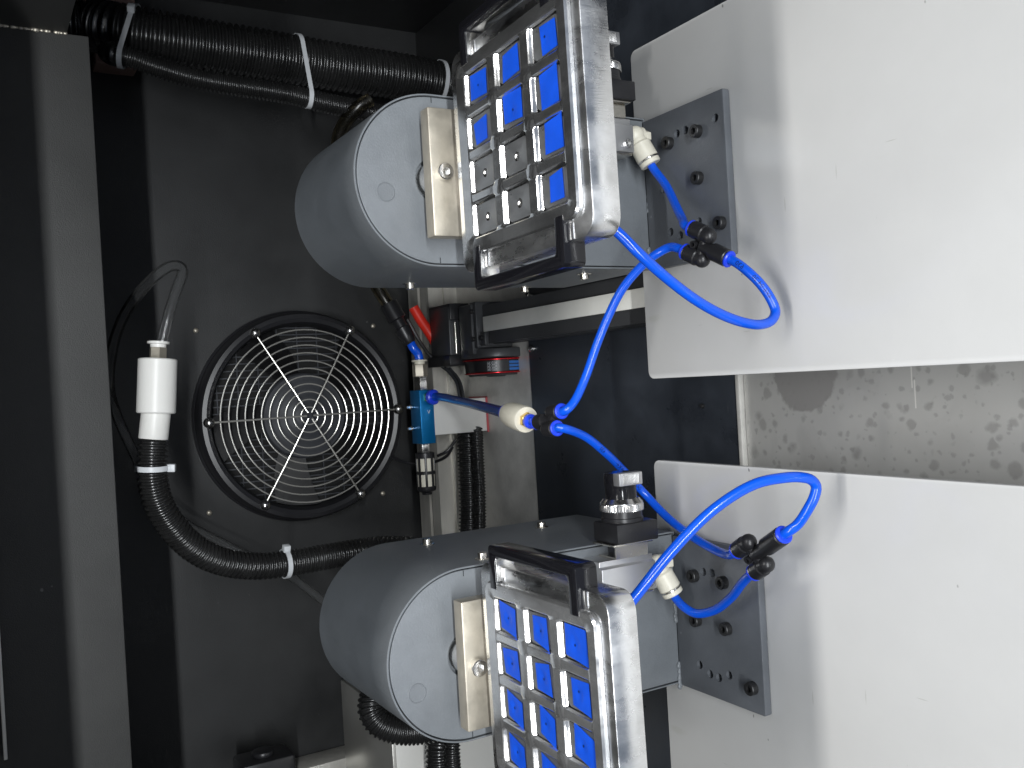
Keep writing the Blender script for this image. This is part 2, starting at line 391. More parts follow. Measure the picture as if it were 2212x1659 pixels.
def frames(path):
    T = [(path[min(i + 1, len(path) - 1)] - path[max(i - 1, 0)]).normalized() for i in range(len(path))]
    x, y, z = frame(T[0]); out = [(x, y)]
    for a, b in zip(T, T[1:]):
        q = a.rotation_difference(b); x = (q @ x).normalized(); x = (x - b * x.dot(b)).normalized(); out.append((x, b.cross(x)))
    return T, out
def sweep(bm, path, r, seg=16, caps=True, mi=0):
    T, F = frames(path); rings = []
    for k, p in enumerate(path):
        rr = r(k) if callable(r) else r; x, y = F[k]
        rings.append([bm.verts.new(p + (x * math.cos(2 * PI * i / seg) + y * math.sin(2 * PI * i / seg)) * rr) for i in range(seg)])
    for p, q in zip(rings, rings[1:]):
        for i in range(seg):
            f = bm.faces.new((p[i], p[(i + 1) % seg], q[(i + 1) % seg], q[i])); f.material_index = mi
    if caps:
        for r_ in (rings[0], rings[-1]): bm.faces.new(r_).material_index = mi
def corrugated(bm, pts, R, pitch, depth, seg=24):
    path = spline(pts, pitch / 8)
    prof = [0, 0.12, 0.75, 1, 1, 1, 0.75, 0.12]
    sweep(bm, path, lambda k: R - depth * prof[k % 8], seg)
    return path
def prism(bm, loop, vec, mi=0, bev=0.0):
    """closed polygon extruded by vec"""
    t = nb(); vs = [t.verts.new(p) for p in loop]; f = t.faces.new(vs)
    r = bmesh.ops.extrude_face_region(t, geom=[f]); nv = [g for g in r['geom'] if isinstance(g, bmesh.types.BMVert)]
    bmesh.ops.translate(t, verts=nv, vec=Vector(vec))
    if bev:
        fs = [f for f in t.faces if len(f.verts) > 4]
        ed = {e for f in fs for e in f.edges}
        bmesh.ops.bevel(t, geom=list(ed), offset=bev, segments=2, profile=0.5, affect='EDGES')
    bmesh.ops.recalc_face_normals(t, faces=t.faces)
    add_bm(bm, t, mi)
def rrect(x0, x1, y0, y1, r, n=5):
    pts = []
    for cx, cy, a0 in ((x1 - r, y1 - r, 0), (x0 + r, y1 - r, PI / 2), (x0 + r, y0 + r, PI), (x1 - r, y0 + r, 1.5 * PI)):
        for k in range(n + 1):
            a = a0 + PI / 2 * k / n; pts.append((cx + r * math.cos(a), cy + r * math.sin(a)))
    return pts
def cut(o, bm):
    """carve the shapes in bm (world-space, relative to o's frame) out of o"""
    bmesh.ops.recalc_face_normals(bm, faces=bm.faces)
    me = bpy.data.meshes.new('cutter'); bm.to_mesh(me); bm.free()
    c = bpy.data.objects.new('cutter', me); COL.objects.link(c)
    me.transform(WM[o.name].inverted())
    c.matrix_world = WM[o.name]
    bpy.context.view_layer.update()
    md = o.modifiers.new('b', 'BOOLEAN'); md.operation = 'DIFFERENCE'; md.solver = 'EXACT'; md.object = c
    dg = bpy.context.evaluated_depsgraph_get(); dg.update()
    nm = bpy.data.meshes.new_from_object(o.evaluated_get(dg)); old = o.data; o.modifiers.clear(); o.data = nm
    nm.name = old.name; bpy.data.meshes.remove(old); bpy.data.objects.remove(c); bpy.data.meshes.remove(me)
    nm.polygons.foreach_set('use_smooth', [True] * len(nm.polygons)); nm.set_sharp_from_angle(angle=math.radians(32))
def text_bm(s, size):
    cu = bpy.data.curves.new('t', 'FONT'); cu.body = s; cu.size = size; cu.align_x = 'CENTER'; cu.align_y = 'CENTER'; cu.resolution_u = 2
    o = bpy.data.objects.new('t', cu); COL.objects.link(o); bpy.context.view_layer.update()
    me = bpy.data.meshes.new_from_object(o); bpy.data.objects.remove(o); bpy.data.curves.remove(cu)
    b = nb(); b.from_mesh(me); bpy.data.meshes.remove(me); return b
def socket_screw(name, p, n, r, h, m, parent, hexr=0.5, washer=0.0):
    """cap screw: head with a hexagon socket; n points out of the surface"""
    b = nb(); n = Vector(n).normalized(); p = Vector(p)
    if washer: lathe(b, p, n, [(washer, 0), (washer, h * .12), (washer * .98, h * .16)], 24)
    q = p
    x, y, z = frame(n)
    outer = [(r, 0), (r, h * .9), (r * .93, h)]
    rings = []
    seg = 24
    for rr, d in outer: rings.append([b.verts.new(q + z * d + (x * math.cos(2 * PI * i / seg) + y * math.sin(2 * PI * i / seg)) * rr) for i in range(seg)])
    def hx(a, R):                               # hexagon radius at angle a
        a = (a % (PI / 3)) - PI / 6; return R * math.cos(PI / 6) / math.cos(a)
    for d in (h, h * .45): rings.append([b.verts.new(q + z * d + (x * math.cos(2 * PI * i / seg) + y * math.sin(2 * PI * i / seg)) * hx(2 * PI * i / seg, r * hexr)) for i in range(seg)])
    for a, c in zip(rings, rings[1:]):
        for i in range(seg): b.faces.new((a[i], a[(i + 1) % seg], c[(i + 1) % seg], c[i]))
    b.faces.new(rings[-1])
    return build(name, b, m, parent, ang=28)

# ------------------------------------------------------------------ the setting: cabinet shell and floor
YW = 1.085; ZF = -0.06
def slab(name, a, b, m, bev=0.0):
    t = nb(); box(t, a, b, bev); return build(name, t, m)
tag(slab('wall_back', (-0.52, YW, -0.12), (0.50, YW + 0.004, 0.62), 'wall'), kind='structure')
tag(slab('wall_right', (0.452, -0.10, -0.12), (0.456, YW - .001, 0.62), 'wall'), kind='structure')
tag(slab('wall_left', (-0.480, -0.10, -0.12), (-0.476, YW - .001, 0.62), 'wall'), kind='structure')
tag(slab('floor_back_sheet', (-0.475, 0.848, ZF - .004), (0.200, YW - .001, ZF), 'galv'), kind='structure')
tag(slab('floor_corner_sheet', (0.2005, 0.848, ZF - .004), (0.451, YW - .001, ZF), 'wall'), kind='structure')
tag(slab('floor_black_sheet', (-0.475, 0.541, ZF - .002), (0.451, 0.8475, ZF + .0015), 'blackfloor'), kind='structure')
tag(slab('floor_pan', (-0.475, -0.10, ZF - .006), (0.225, 0.536, ZF - .002), 'pan'), kind='structure')
tag(slab('floor_side_sheet', (0.2255, -0.10, ZF - .006), (0.451, 0.5405, ZF + .0015), 'blackfloor'), kind='structure')
t = nb(); box(t, (-0.475, 0.5365, ZF - .006), (0.225, 0.5405, ZF + .003), 0.0006)
tag(build('floor_trim', t, 'galv'), kind='structure')

# upper frame of the cabinet
YB = 0.79
zb = at(247, 1000, y=YB).z
xs = at(230, 82, y=YB).x
t = nb(); box(t, (-0.475, YB, zb), (xs - .0004, YB + 0.045, zb + 0.14), 0.0012)
beam = build('frame_beam', t, 'beam'); tag(beam, 'wide matte charcoal beam crossing the cabinet in front of the back wall', 'beam')
t = nb(); box(t, (xs, 0.30, zb + 0.015), (0.4515, YW - .002, zb + 0.145), 0.0015)
side = build('frame_beam', t, 'beam'); tag(side, 'charcoal side beam running along the wall above the thickest corrugated hose', 'beam')
t = nb()
for k in range(26):
    q = Vector((xs - .0006, YB - .0005, zb + 0.017 + 0.0022 * k + rng.uniform(-.0008, .0008)))
    if k % 9 in (4, 8): continue
    ball(t, q, rng.uniform(.0011, .0022), 8, 6, scale=(1, .8, 1.3))
build('weld_bead', t, 'tan', side)
tag(slab('added_ceiling_slab', (-0.475, 0.40, 0.5145), (0.4515, YW - .001, 0.522), 'boxfront'), kind='structure')  # added unseen slab: front edge cuts lamp light, pale underside bounces fill
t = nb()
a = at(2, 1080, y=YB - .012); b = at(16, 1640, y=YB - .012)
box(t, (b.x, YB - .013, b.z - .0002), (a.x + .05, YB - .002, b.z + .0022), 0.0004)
tag(build('light_seam_strip', t, 'boxfront'), 'thin pale strip standing for a seam of light along the charcoal beam', 'light seam')  # pale solid strip in place of a bright seam of light
t = nb(); pa = at(300, 146, y=1.05); pb = at(205, 112, y=1.05); box(t, (pa.x, 1.05, pa.z), (0.4505, 1.083, pb.z), 0.002)
tag(build('corner_bracket', t, 'pink'), 'dusty pink corner bracket behind the upper end of the thickest hose', 'bracket')

# rivets in the back wall
rv = []
for u, v in ((423, 714), (452, 1108), (806, 704), (827, 1066)):
    p = at(u, v, y=YW); t = nb(); lathe(t, p, (0, -1, 0), [(.0030, 0), (.0028, .0008), (.0018, .0017), (.0006, .002)], 14)
    rv.append(build('wall_rivet', t, 'tan'))
for o, l in zip(rv, ('dull rivet in the black wall nearest the looped clear tube', 'dull rivet in the black wall beside the bend of the corrugated hose',
                     'dark rivet in the wall between the fan and the amber tube', 'dark rivet in the wall between the fan and the black slotted silencer')):
    tag(o, l, 'rivet', 'rivets round the fan')

# extrusion rail at the foot of the wall, left corner post
zt = -0.022
t = nb()
yl0, yl1 = 1.012, 1.070
prof = [(yl0, ZF), (yl0, -.043), (yl0 + .004, -.043), (yl0 + .004, -.037), (yl0, -.037), (yl0, zt), (yl0 + .022, zt), (yl0 + .022, zt - .004), (yl0 + .030, zt - .004), (yl0 + .030, zt), (yl1, zt), (yl1, ZF)]
prism(t, [Vector((-0.30, a, b)) for a, b in prof], (0.52, 0, 0))
tag(build('extrusion_rail', t, 'extr'), 'slotted aluminium rail lying along the foot of the black back wall', 'rail')
t = nb(); box(t, (-0.475, 1.045, ZF), (-0.428, 1.0845, 0.255), .002); box(t, (-0.462, 1.0425, ZF), (-0.452, 1.046, 0.255))
tag(build('corner_post', t, 'extr'), 'aluminium corner post standing beside the silver sheet metal box', 'post')
t = nb()
c = at(570, 1655, y=1.02)
box(t, (c.x - .05, 1.0, c.z - .03), (c.x + .012, 1.044, c.z + .028), .004)
cyl(t, c + Vector((.012, 0, 0)), c + Vector((.018, 0, 0)), .012, 20, .002)
cl = build('black_clamp', t, 'blackplastic'); tag(cl, 'black clamp block on the corner post at the picture edge', 'clamp')
t = nb(); cyl(t, c + Vector((-.012, -.021, -.004)), c + Vector((-.012, -.028, -.004)), .007, 20, .001); build('knob', t, 'screwblack', cl)

# silver box, lower left
yb_, yf_ = 1.0, 0.856
bt = at(735, 1470, y=yb_).z
t = nb(); box(t, (-0.455, yf_ + .002, ZF), (-0.322, yb_, bt), .0018)
sb = build('sheet_box', t, 'box'); tag(sb, 'silver sheet metal box behind the drum nearest the picture corner', 'box')
t = nb(); box(t, (-0.4545, yf_ - .0005, ZF + .001), (-0.3225, yf_ + .0015, bt - .003), .0006); build('front_panel', t, 'boxfront', sb)
p = at(905, 1572, y=yf_)
t = nb(); p = at(862, 1590, y=yf_ - .001); ball(t, (-0.3300, yf_ - .001, bt - .010), .0042, 14, 8, scale=(1, .6, 1)); build('screw', t, 'nickel', sb)

# ------------------------------------------------------------------ white boards
boards = []
for x0, x1, y1, lab in ((-0.0055, 0.2500, 0.5755, 'thick white plastic board carrying the drum whose tray has four bare pockets'),
                        (-0.3240, -0.0690, 0.5755, 'thick white plastic board carrying the drum whose tray is all blue squares')):
    t = nb(); prism(t, [Vector((a, b, -.0055)) for a, b in rrect(x0, x1, -0.06, y1, .006)], (0, 0, .0055), bev=.0007)
    o = build('white_board', t, 'table'); tag(o, lab, 'board', 'white boards under the drums'); boards.append(o)

# linear rails the boards ride on
t = nb()
yr0, yr1 = 0.575, 0.880
def rail_part(x0, x1, z0, z1, bm): box(bm, (x0, yr0 - .35, z0), (x1, yr1, z1), .0008)
rl = empty('linear_rail', (0.061, 0.72, ZF), 'black linear slide with a pale strip running back under the white board', 'slide')
t = nb()
pr = [(.040, ZF + .002), (.040, -.050), (.043, -.048), (.043, -.044), (.040, -.042), (.040, -.034), (.043, -.032), (.043, -.029), (.0405, -.027), (.0405, -.0225), (.052, -.0225), (.052, -.0215),
      (.070, -.0215), (.070, -.0225), (.0815, -.0225), (.0815, -.027), (.079, -.029), (.079, -.032), (.082, -.034), (.082, -.042), (.079, -.044), (.079, -.048), (.082, -.050), (.082, ZF + .002)]
prism(t, [Vector((a, yr0 - .35, b)) for a, b in pr], (0, yr1 - yr0 + .35, 0)); build('rail_body', t, 'blackmetal', rl)
t = nb(); box(t, (.0530, yr0 - .35, -.0213), (.0690, yr1 - .006, -.0190), .0004); build('cover_strip', t, 'strip', rl)
t = nb(); box(t, (.036, yr1, ZF + .002), (.086, yr1 + .014, -.014), .0012); box(t, (.0385, yr1 - .012, -.0224), (.0525, yr1 - .0005, -.017), .0008); build('end_block', t, 'blackmetal', rl)
for (xx, yy, zz) in ((.0465, yr1 - .006, -.017), (.046, yr1 + .007, -.014), (.076, yr1 + .007, -.014)): socket_screw('screw', (xx, yy, zz), (0, 0, 1), .0028, .0028, 'screwblack', rl)
# motor at the back end of the slide
mo = empty('stepper_motor', (0.07, 0.93, ZF), 'black stepper motor with a belt wheel at the end of the pale striped slide', 'motor')
ym = 0.905
p0 = at(950, 665, y=0.945); p1 = at(1003, 787, y=0.945)
t = nb(); box(t, (p1.x + .006, 0.925, p1.z), (p0.x, 0.975, p0.z), .002)
build('motor_body', t, 'blackmetal', mo)
t = nb(); box(t, (p0.x - .016, 0.923, p1.z + .001), (p0.x + .003, 0.977, p0.z - .001), .0015); build('end_cap', t, 'blackplastic', mo)
t = nb(); box(t, (p1.x - .0015, 0.9215, p1.z - .004), (p1.x + .0105, 0.979, p0.z + .003), .001); build('front_flange', t, 'blackplastic', mo)
for dz in (.004, .018):
    t = nb(); cyl(t, (p1.x + .012, 0.9235, p1.z + dz + .002), (p0.x - .018, 0.9235, p1.z + dz + .002), .0021, 12); build('tie_rod', t, 'nickel', mo)
q0 = at(1003, 660, y=.90); q1 = at(1050, 765, y=.90)
t = nb(); box(t, (q1.x, .886, q1.z), (q0.x, .915, q0.z), .0012); box(t, (q1.x + .012, .8845, q1.z + .003), (q1.x + .030, .888, q0.z - .003), .0008); build('mount_bracket', t, 'blackmetal', mo)
# belt wheel, axis along X
wc = at(1070, 782, y=.905); wl = at(1003, 790, y=.905); wr = at(1138, 790, y=.905)
wR = (wl - wr).length / 2 * 0.96
xa = at(1070, 757, y=.905).x; xb = at(1070, 808, y=.905).x
X = Vector((-1, 0, 0)); span = xa - xb
def wheel(prof, m, name):
    t = nb(); lathe(t, (xa, wc.y, wc.z), X, [(r * wR, d * span) for r, d in prof], 48); return build(name, t, m, mo)
wheel([(.55, -.05), (.98, -.05), (1, 0), (1, .28), (.96, .33), (.5, .33)], 'blackmetal', 'guard_disc')
wheel([(.4, .36), (.93, .36), (.96, .39), (.96, .41), (.86, .44), (.4, .44)], 'red', 'pulley_flange')
wheel([(.4, .90), (.86, .90), (.93, .935), (.93, .955), (.90, .98), (.4, .98)], 'red', 'pulley_flange')
wheel([(.4, .98), (.78, .985), (.80, 1.0), (.78, 1.06), (.30, 1.06), (.26, 1.11), (.1, 1.11)], 'blackmetal', 'pulley_hub')
bt_ = wheel([(.5, .44), (.885, .44), (.885, .90), (.5, .90)], 'blackplastic', 'drive_belt')
def wheel_pt(a, d, r): return Vector((xa - d * span, wc.y - math.cos(a) * r, wc.z + math.sin(a) * r))
t = nb()
for k in range(3):
    b = text_bm('HTD 3M', span * .175)
    for v in b.verts: v.co = wheel_pt(.62 + v.co.x / (wR * .885) * .62, .545 + k * .125 + v.co.y / span, wR * .892)
    add_bm(t, b)
build('belt_lettering', t, 'printwhite', bt_, fix=False)
t = nb()
for (a0, a1) in ((-.34, .06), (-.70, -.44)):
    for k in range(3):
        d0 = .49 + k * .14
        for i in range(6):
            aa = a0 + (a1 - a0) * i / 6; ab = a0 + (a1 - a0) * (i + 1) / 6
            t.faces.new([t.verts.new(wheel_pt(x_, y_, wR * .894)) for x_, y_ in ((aa, d0), (ab, d0), (ab, d0 + .10), (aa, d0 + .10))])
build('belt_stripe', t, 'printblue', bt_, fix=False)
t = nb(); ball(t, at(1148, 753, y=.80), .0032, 14, 8); 
# screws of the gray sheet
gs = []
for (u, v), l in zip(((1150, 753), (1148, 641), (1517, 877)), ('bright button screw in the gray sheet beside the belt wheel', 'bright button screw beside the black slide under the drum side', 'tiny dark screw in the black floor sheet between the boards')):
    p = at(u, v, z=ZF + .0025); t = nb(); lathe(t, p - Vector((0, 0, .002)), (0, 0, 1), [(.0042, 0), (.0042, .0034), (.0036, .005), (.0018, .0056)], 18)
    if u > 1500:
        bmesh.ops.scale(t, vec=(.45, .45, .45), verts=t.verts, space=Matrix.Translation(-p))
    o = build('sheet_screw', t, 'steel' if u < 1500 else 'screwblack'); tag(o, l, 'screw')

# ------------------------------------------------------------------ rotary drum units
RD, ZC, YBK = 0.0575, 0.184, 0.681
def dloop(R, z0, y, xc, n=40):
    pts = [Vector((xc + R, y, z0))]
    for k in range(n + 1):
        a = PI * k / n; pts.append(Vector((xc + R * math.cos(a), y, ZC + R * math.sin(a))))
    pts.append(Vector((xc - R, y, z0))); return pts
def rotary(xc, yf, label, mark, holes, screws, side_screws, sx, welds):
    root = empty('rotary_drum', (xc, yf, 0), label, 'drum', 'gray rotary drums')
    # housing: a hollow wrapped sheet closed at the back, lip in front
    b = nb()
    O = dloop(RD, .004, 0, xc); I = dloop(RD - .0013, .0055, 0, xc)
    def ring(L, y): return [b.verts.new(Vector((p.x, y, p.z))) for p in L]
    o1 = ring(O, YBK); o0 = ring(O, yf + .0004); l0 = ring(dloop(RD - .0004, .0044, 0, xc), yf); i0 = ring(dloop(RD - .0011, .0051, 0, xc), yf); i1 = ring(I, yf + .006)
    n = len(O)
    for a, c in ((o1, o0), (o0, l0), (l0, i0), (i0, i1)):
        for i in range(n): b.faces.new((a[i], a[(i + 1) % n], c[(i + 1) % n], c[i]))
    b.faces.new(o1); b.faces.new(i1)
    build('housing', b, 'housing', root, ang=25)
    # front cover, recessed a little, with the shaft opening
    b = nb(); prism(b, dloop(RD - .0021, .0062, yf + .0045, xc), (0, -.0043, 0), bev=.0006)
    cov = build('front_cover', b, 'housing', root)
    c = nb(); cyl(c, (xc, yf - .02, ZC), (xc, yf + .0042, ZC), .0150, 40)
    for s in (-1, 1): box(c, (xc + s * (RD - .0060), yf - .01, ZC - .0006), (xc + s * (RD + .003), yf + .0042, ZC + .0002))
    cut(cov, c)
    b = nb(); x_, z_ = mark
    lathe(b, (x_, yf + .0003, z_), (0, -1, 0), [(.0064, 0), (.0064, .00025), (.0061, .0005), (.0058, .0005), (.0056, .0002), (.002, .0002)], 36)
    build('cover_plug', b, 'housing', root)
    # flange plate
    b = nb(); prism(b, [Vector((p[0], p[1], 0.0003)) for p in rrect(xc - .0585, xc + .0545, yf - .0875, yf + .0, .0015)], (0, 0, .0062), bev=.0007)
    fl = build('flange_plate', b, 'flange', root)
    c = nb()
    for u, v in holes:
        p = at(u, v, z=.0065); cyl(c, (p.x, p.y, .0018), (p.x, p.y, .012), .0031, 20)
    cut(fl, c)
    for u, v in screws:
        p = at(u, v, z=.011); socket_screw('flange_screw', (p.x, p.y, .0063), (0, 0, 1), .0046, .0052, 'screwblack', root, .55)
    for u, v in side_screws:
        p = at(u, v, x=xc + sx * RD)
        for s in (-1, 1):
            socket_screw('side_screw', (xc + s * (RD - .0002), p.y, p.z), (s, 0, 0), .0034, .0046, 'nickel', root, .45, washer=.0056)
    for (u0, v0), (u1, v1) in welds:
        p = at(u0, v0, y=yf); q = at(u1, v1, y=yf); b = nb()
        for k in range(12):
            ball(b, p.lerp(q, k / 11) + Vector((0, -.0004, rng.uniform(-.0004, .0006))) , rng.uniform(.0014, .0021), 10, 6, scale=(1.2, .7, 1))
        for vv in b.verts: vv.co.z = max(vv.co.z, .0045)
        build('weld_bead', b, 'housing', root)
    b = nb(); lathe(b, (xc, yf + .004, ZC), (0, -1, 0), [(.0128, 0), (.0128, .012), (.0122, .013), (.006, .0132), (.0058, .0185)], 40)
    build('shaft', b, 'steel', root)
    ybar = yf - .0245
    b = nb(); box(b, (xc - .0415, ybar, .168), (xc + .0410, ybar + .0115, .1992), .0013); bar = build('clamp_bar', b, 'tan', root)
    socket_screw('clamp_screw', (xc - .001, ybar, .1910), (0, -1, 0), .0054, .0060, 'steel', bar, .5)
    return root
D = lambda zx, zy, off, s: ((off[0] + zx / s) / (4032 / 2212), (off[1] + zy / s) / (4032 / 2212))
z6 = lambda a, b: D(a, b, (2200, 300), 1.58)
z7 = lambda a, b: D(a, b, (2200, 1700), 1.3827)
XU, XL, YFU, YFL = 0.1355, -0.1790, 0.5575, 0.5505
rotary(XU, YFU, 'gray rotary drum bolted to the board whose tray has four bare pockets', (0.1259, 0.2203),
       [z6(*p) for p in ((973, 260), (735, 358), (788, 335), (648, 705), (697, 970), (757, 990), (872, 905), (815, 975))],
       [z6(*p) for p in ((838, 340), (662, 415), (845, 632), (985, 912))],
       [(885, 612), (1133, 620), (1262, 591)], -1, [(z6(560, 750), z6(562, 850)), (z6(563, 1080), z6(566, 1130))])
rotary(XL, YFL, 'gray rotary drum bolted to the board beside the upright selector knob', (-0.1969, 0.2218),
       [z7(*p) for p in ((787, 762), (836, 770), (768, 1268), (825, 1318), (873, 1338), (928, 1325))],
       [z7(*p) for p in ((718, 788), (876, 825), (732, 1030), (895, 1077), (1035, 1402))],
       [(923, 1176), (1170, 1139), (1043, 1207)], 1, [(z7(655, 1262), z7(660, 1385)), (z7(632, 940), z7(636, 1025))])

# ------------------------------------------------------------------ vacuum trays
PX, PY, PLX, PLY = 0.0260, 0.0378, 0.0222, 0.0305
def pocket_floor_mesh():
    b = nb()
    ix, iy = PLX / 2 - .0023, PLY / 2 - .0020
    outer = [(ix * s, iy * t) for s, t in ((1, 1), (-1, 1), (-1, -1), (1, -1))]
    n = 24; hr = .0027
    # outline points by direction so four shallow facets meet on the diagonals
    O = []; H = []
    for k in range(n):
        a = 2 * PI * k / n + math.atan2(iy, ix); dx, dy = math.cos(a), math.sin(a)
        s = min(ix / max(abs(dx), 1e-6), iy / max(abs(dy), 1e-6))
        O.append(b.verts.new((dx * s, dy * s, 0))); H.append(b.verts.new((dx * hr, dy * hr, -.0003)))
    def ring(r_, z_): return [b.verts.new((math.cos(2 * PI * k / n + math.atan2(iy, ix)) * r_, math.sin(2 * PI * k / n + math.atan2(iy, ix)) * r_, z_)) for k in range(n)]
    C_ = [H, ring(hr * .82, -.0010), ring(hr * .55, -.0017), ring(hr * .28, -.0021)]
    for j, (p, q) in enumerate(((O, H), (C_[0], C_[1]), (C_[1], C_[2]), (C_[2], C_[3]))):
        for k in range(n):
            f = b.faces.new((p[k], p[(k + 1) % n], q[(k + 1) % n], q[k])); f.smooth = j > 0; f.material_index = int(j > 0)
    f = b.faces.new(C_[3]); f.smooth = True; f.material_index = 1
    bmesh.ops.recalc_face_normals(b, faces=b.faces)
    me = bpy.data.meshes.new('pocket_floor'); b.to_mesh(me); b.free(); me.materials.append(M['mill']); me.materials.append(M['steel']); return me
PFM = pocket_floor_mesh()
def vac_tray(xc, y0, z0, tilt, yaw, label, tapes, am='alu'):
    rot = Matrix.Rotation(yaw, 3, 'Z') @ Matrix.Rotation(tilt, 3, 'X')
    root = empty('vacuum_tray', (xc, y0, z0), label, 'tray', 'aluminium vacuum trays', rot)
    def B(name, bm, m, parent=root, **k): return build(name, bm, m, parent, local=True, **k)
    yb, yf = 0.0225, -0.1215
    # base block
    b = nb(); prism(b, [Vector((p[0], p[1], -.0205)) for p in rrect(-.068, .068, yf, yb, .0105, 8)], (0, 0, .0170), bev=.0008)
    for f in b.faces:
        if abs(f.normal.z) < .3: f.material_index = 1
    B('base_block', b, [am, 'aluside'])
    # top plate with twelve rounded pockets
    b = nb(); px0, px1, py0, py1 = -.0585, .0585, -.1140, .0112
    zt_ = 0.0
    loops = []
    def loop(pts, z): 
        vs = [b.verts.new((p[0], p[1], z)) for p in pts]; return vs
    def join(a, c):
        n = len(a)
        for i in range(n): b.faces.new((a[i], a[(i + 1) % n], c[(i + 1) % n], c[i]))
    def edges(vs):
        return [b.edges.get((vs[i], vs[(i + 1) % len(vs)])) or b.edges.new((vs[i], vs[(i + 1) % len(vs)])) for i in range(len(vs))]
    lo = loop(rrect(px0, px1, py0, py1, .008, 8), -.0033); mid = loop(rrect(px0, px1, py0, py1, .008, 8), -.0011)
    top = loop(rrect(px0 + .0011, px1 - .0011, py0 + .0011, py1 - .0011, .007, 8), 0)
    join(lo, mid); join(mid, top)
    E_ = edges(top); cells = []
    for c in range(3):
        for r in range(4):
            xm = .0502 - PLX / 2 - PX * r; ym = -PY * c - PLY / 2
            cells.append((c, r, xm, ym))
            h = loop(rrect(xm - PLX / 2, xm + PLX / 2, ym - PLY / 2, ym + PLY / 2, .0028, 4), 0)
            h1 = loop(rrect(xm - PLX / 2 + .0006, xm + PLX / 2 - .0006, ym - PLY / 2 + .0006, ym + PLY / 2 - .0006, .0024, 4), -.0004)
            g0 = loop(rrect(xm - PLX / 2 + .0008, xm + PLX / 2 - .0008, ym - PLY / 2 + .0008, ym + PLY / 2 - .0014, .0018, 4), -.0013)
            g = loop(rrect(xm - PLX / 2 + .0013, xm + PLX / 2 - .0013, ym - PLY / 2 + .0013, ym + PLY / 2 - .0026, .0012, 4), -.0023)
            join(h, h1); join(h1, g0); join(g0, g); E_ += edges(h)
    bmesh.ops.triangle_fill(b, use_beauty=True, use_dissolve=False, edges=E_)
    B('top_plate', b, am, ang=32)
    for c, r, xm, ym in cells:
        o = bpy.data.objects.new('pocket_floor', PFM); COL.objects.link(o); o.parent = root; o.location = (xm, ym - .0004, -.0022); WM[o.name] = WM[root.name]
        q = tapes.get((c, r))
        if q:
            b = nb(); zz = -.0017
            pts = [Vector((xm + p[0] * PLX / 2, ym + p[1] * PLY / 2, zz)) for p in q[0]]
            # a fine grid so that the tape can dip over the suction hole
            n = 12; V = []
            for i in range(n + 1):
                row = []
                for j in range(n + 1):
                    s, t_ = i / n, j / n
                    p = (pts[0] * (1 - s) + pts[1] * s) * (1 - t_) + (pts[3] * (1 - s) + pts[2] * s) * t_
                    d = math.hypot(p.x - xm, p.y - ym)
                    dip = -q[1] * .0009 * max(0, 1 - (d / .0042) ** 2) ** 1.0
                    row.append(b.verts.new(p + Vector((0, 0, dip + rng.uniform(-1, 1) * .00005))))
                V.append(row)
            for i in range(n):
                for j in range(n): b.faces.new((V[i][j], V[i + 1][j], V[i + 1][j + 1], V[i][j + 1]))
            o = B('tape_patch', b, 'tape', ang=60)
            if q[1] and rng.random() < .75:
                b = nb(); lathe(b, (xm + rng.uniform(-.0015, .0015), ym + rng.uniform(-.001, .001), zz + .0003 - q[1] * .0006), (0, 0, 1), [(.0007, 0), (.0004, .0001)], 8); B('pin_hole', b, 'print', o)
    # handles at both ends
    for s in (-1, 1):
        b = nb(); ya, yc = -.0028, -.0955; w_ = .0042; x0, x1 = .0545, .0810; r = .0035
        outer = [(x0, ya + w_), (x1 - r, ya + w_)]
        out = [(x0, ya + w_)]
        for k in range(6):
            a = PI / 2 - PI / 2 * k / 5; out.append((x1 - r + r * math.cos(a), ya + w_ - r + r * math.sin(a)))
        for k in range(6):
            a = -PI / 2 * k / 5; out.append((x1 - r + r * math.cos(a), yc - w_ + r + r * math.sin(a)))
        out.append((x0, yc - w_)); out.append((x0, yc + w_))
        xi = x1 - 2 * w_ + .0015; ri = .0025
        for k in range(6):
            a = -PI / 2 + PI / 2 * k / 5; out.append((xi - ri + ri * math.cos(a), yc + w_ + ri + ri * math.sin(a)))
        for k in range(6):
            a = PI / 2 * k / 5; out.append((xi - ri + ri * math.cos(a), ya - w_ - ri + ri * math.sin(a)))
        out.append((x0, ya - w_))
        prism(b, [Vector((s * p[0], p[1], -.0128)) for p in out], (0, 0, .0134), bev=.0009)
        h = B('handle', b, 'blackgloss')
        b = nb()                                 # bright inner lining
        xin = xi - .0004
        box(b, (s * .0595, ya - w_ - .0006, -.0122), (s * xin, ya - w_ + .0001, -.0001), .0002)
        box(b, (s * xin, yc + w_ + .001, -.0122), (s * (xin + .0006), ya - w_ - .001, -.0035), .0002)
        B('handle_lining', b, 'steel', h)
        for yy in (ya, yc):
            b = nb(); box(b, (s * .0590, yy - .0085, -.0045), (s * .0678, yy + .0085, -.0028), .0006); B('handle_seat', b, 'alu', h)
    # neck that joins the tray to the shaft
    b = nb(); box(b, (-.021, yb - .002, -.0200), (.021, yb + .0145, -.0135), .0008); B('neck', b, 'anod')
    b = nb(); cyl(b, (0.02 if xc < 0 else -.02, -.085, -.0203), (0.02 if xc < 0 else -.02, -.085, -.030), .007, 20, .0008); B('vacuum_port', b, 'nickel')
    return root
def tp(rows):
    return {k: v for k, v in rows.items()}
sq = lambda a, b, c, d, e, f, g, h: [(a, b), (c, d), (e, f), (g, h)]
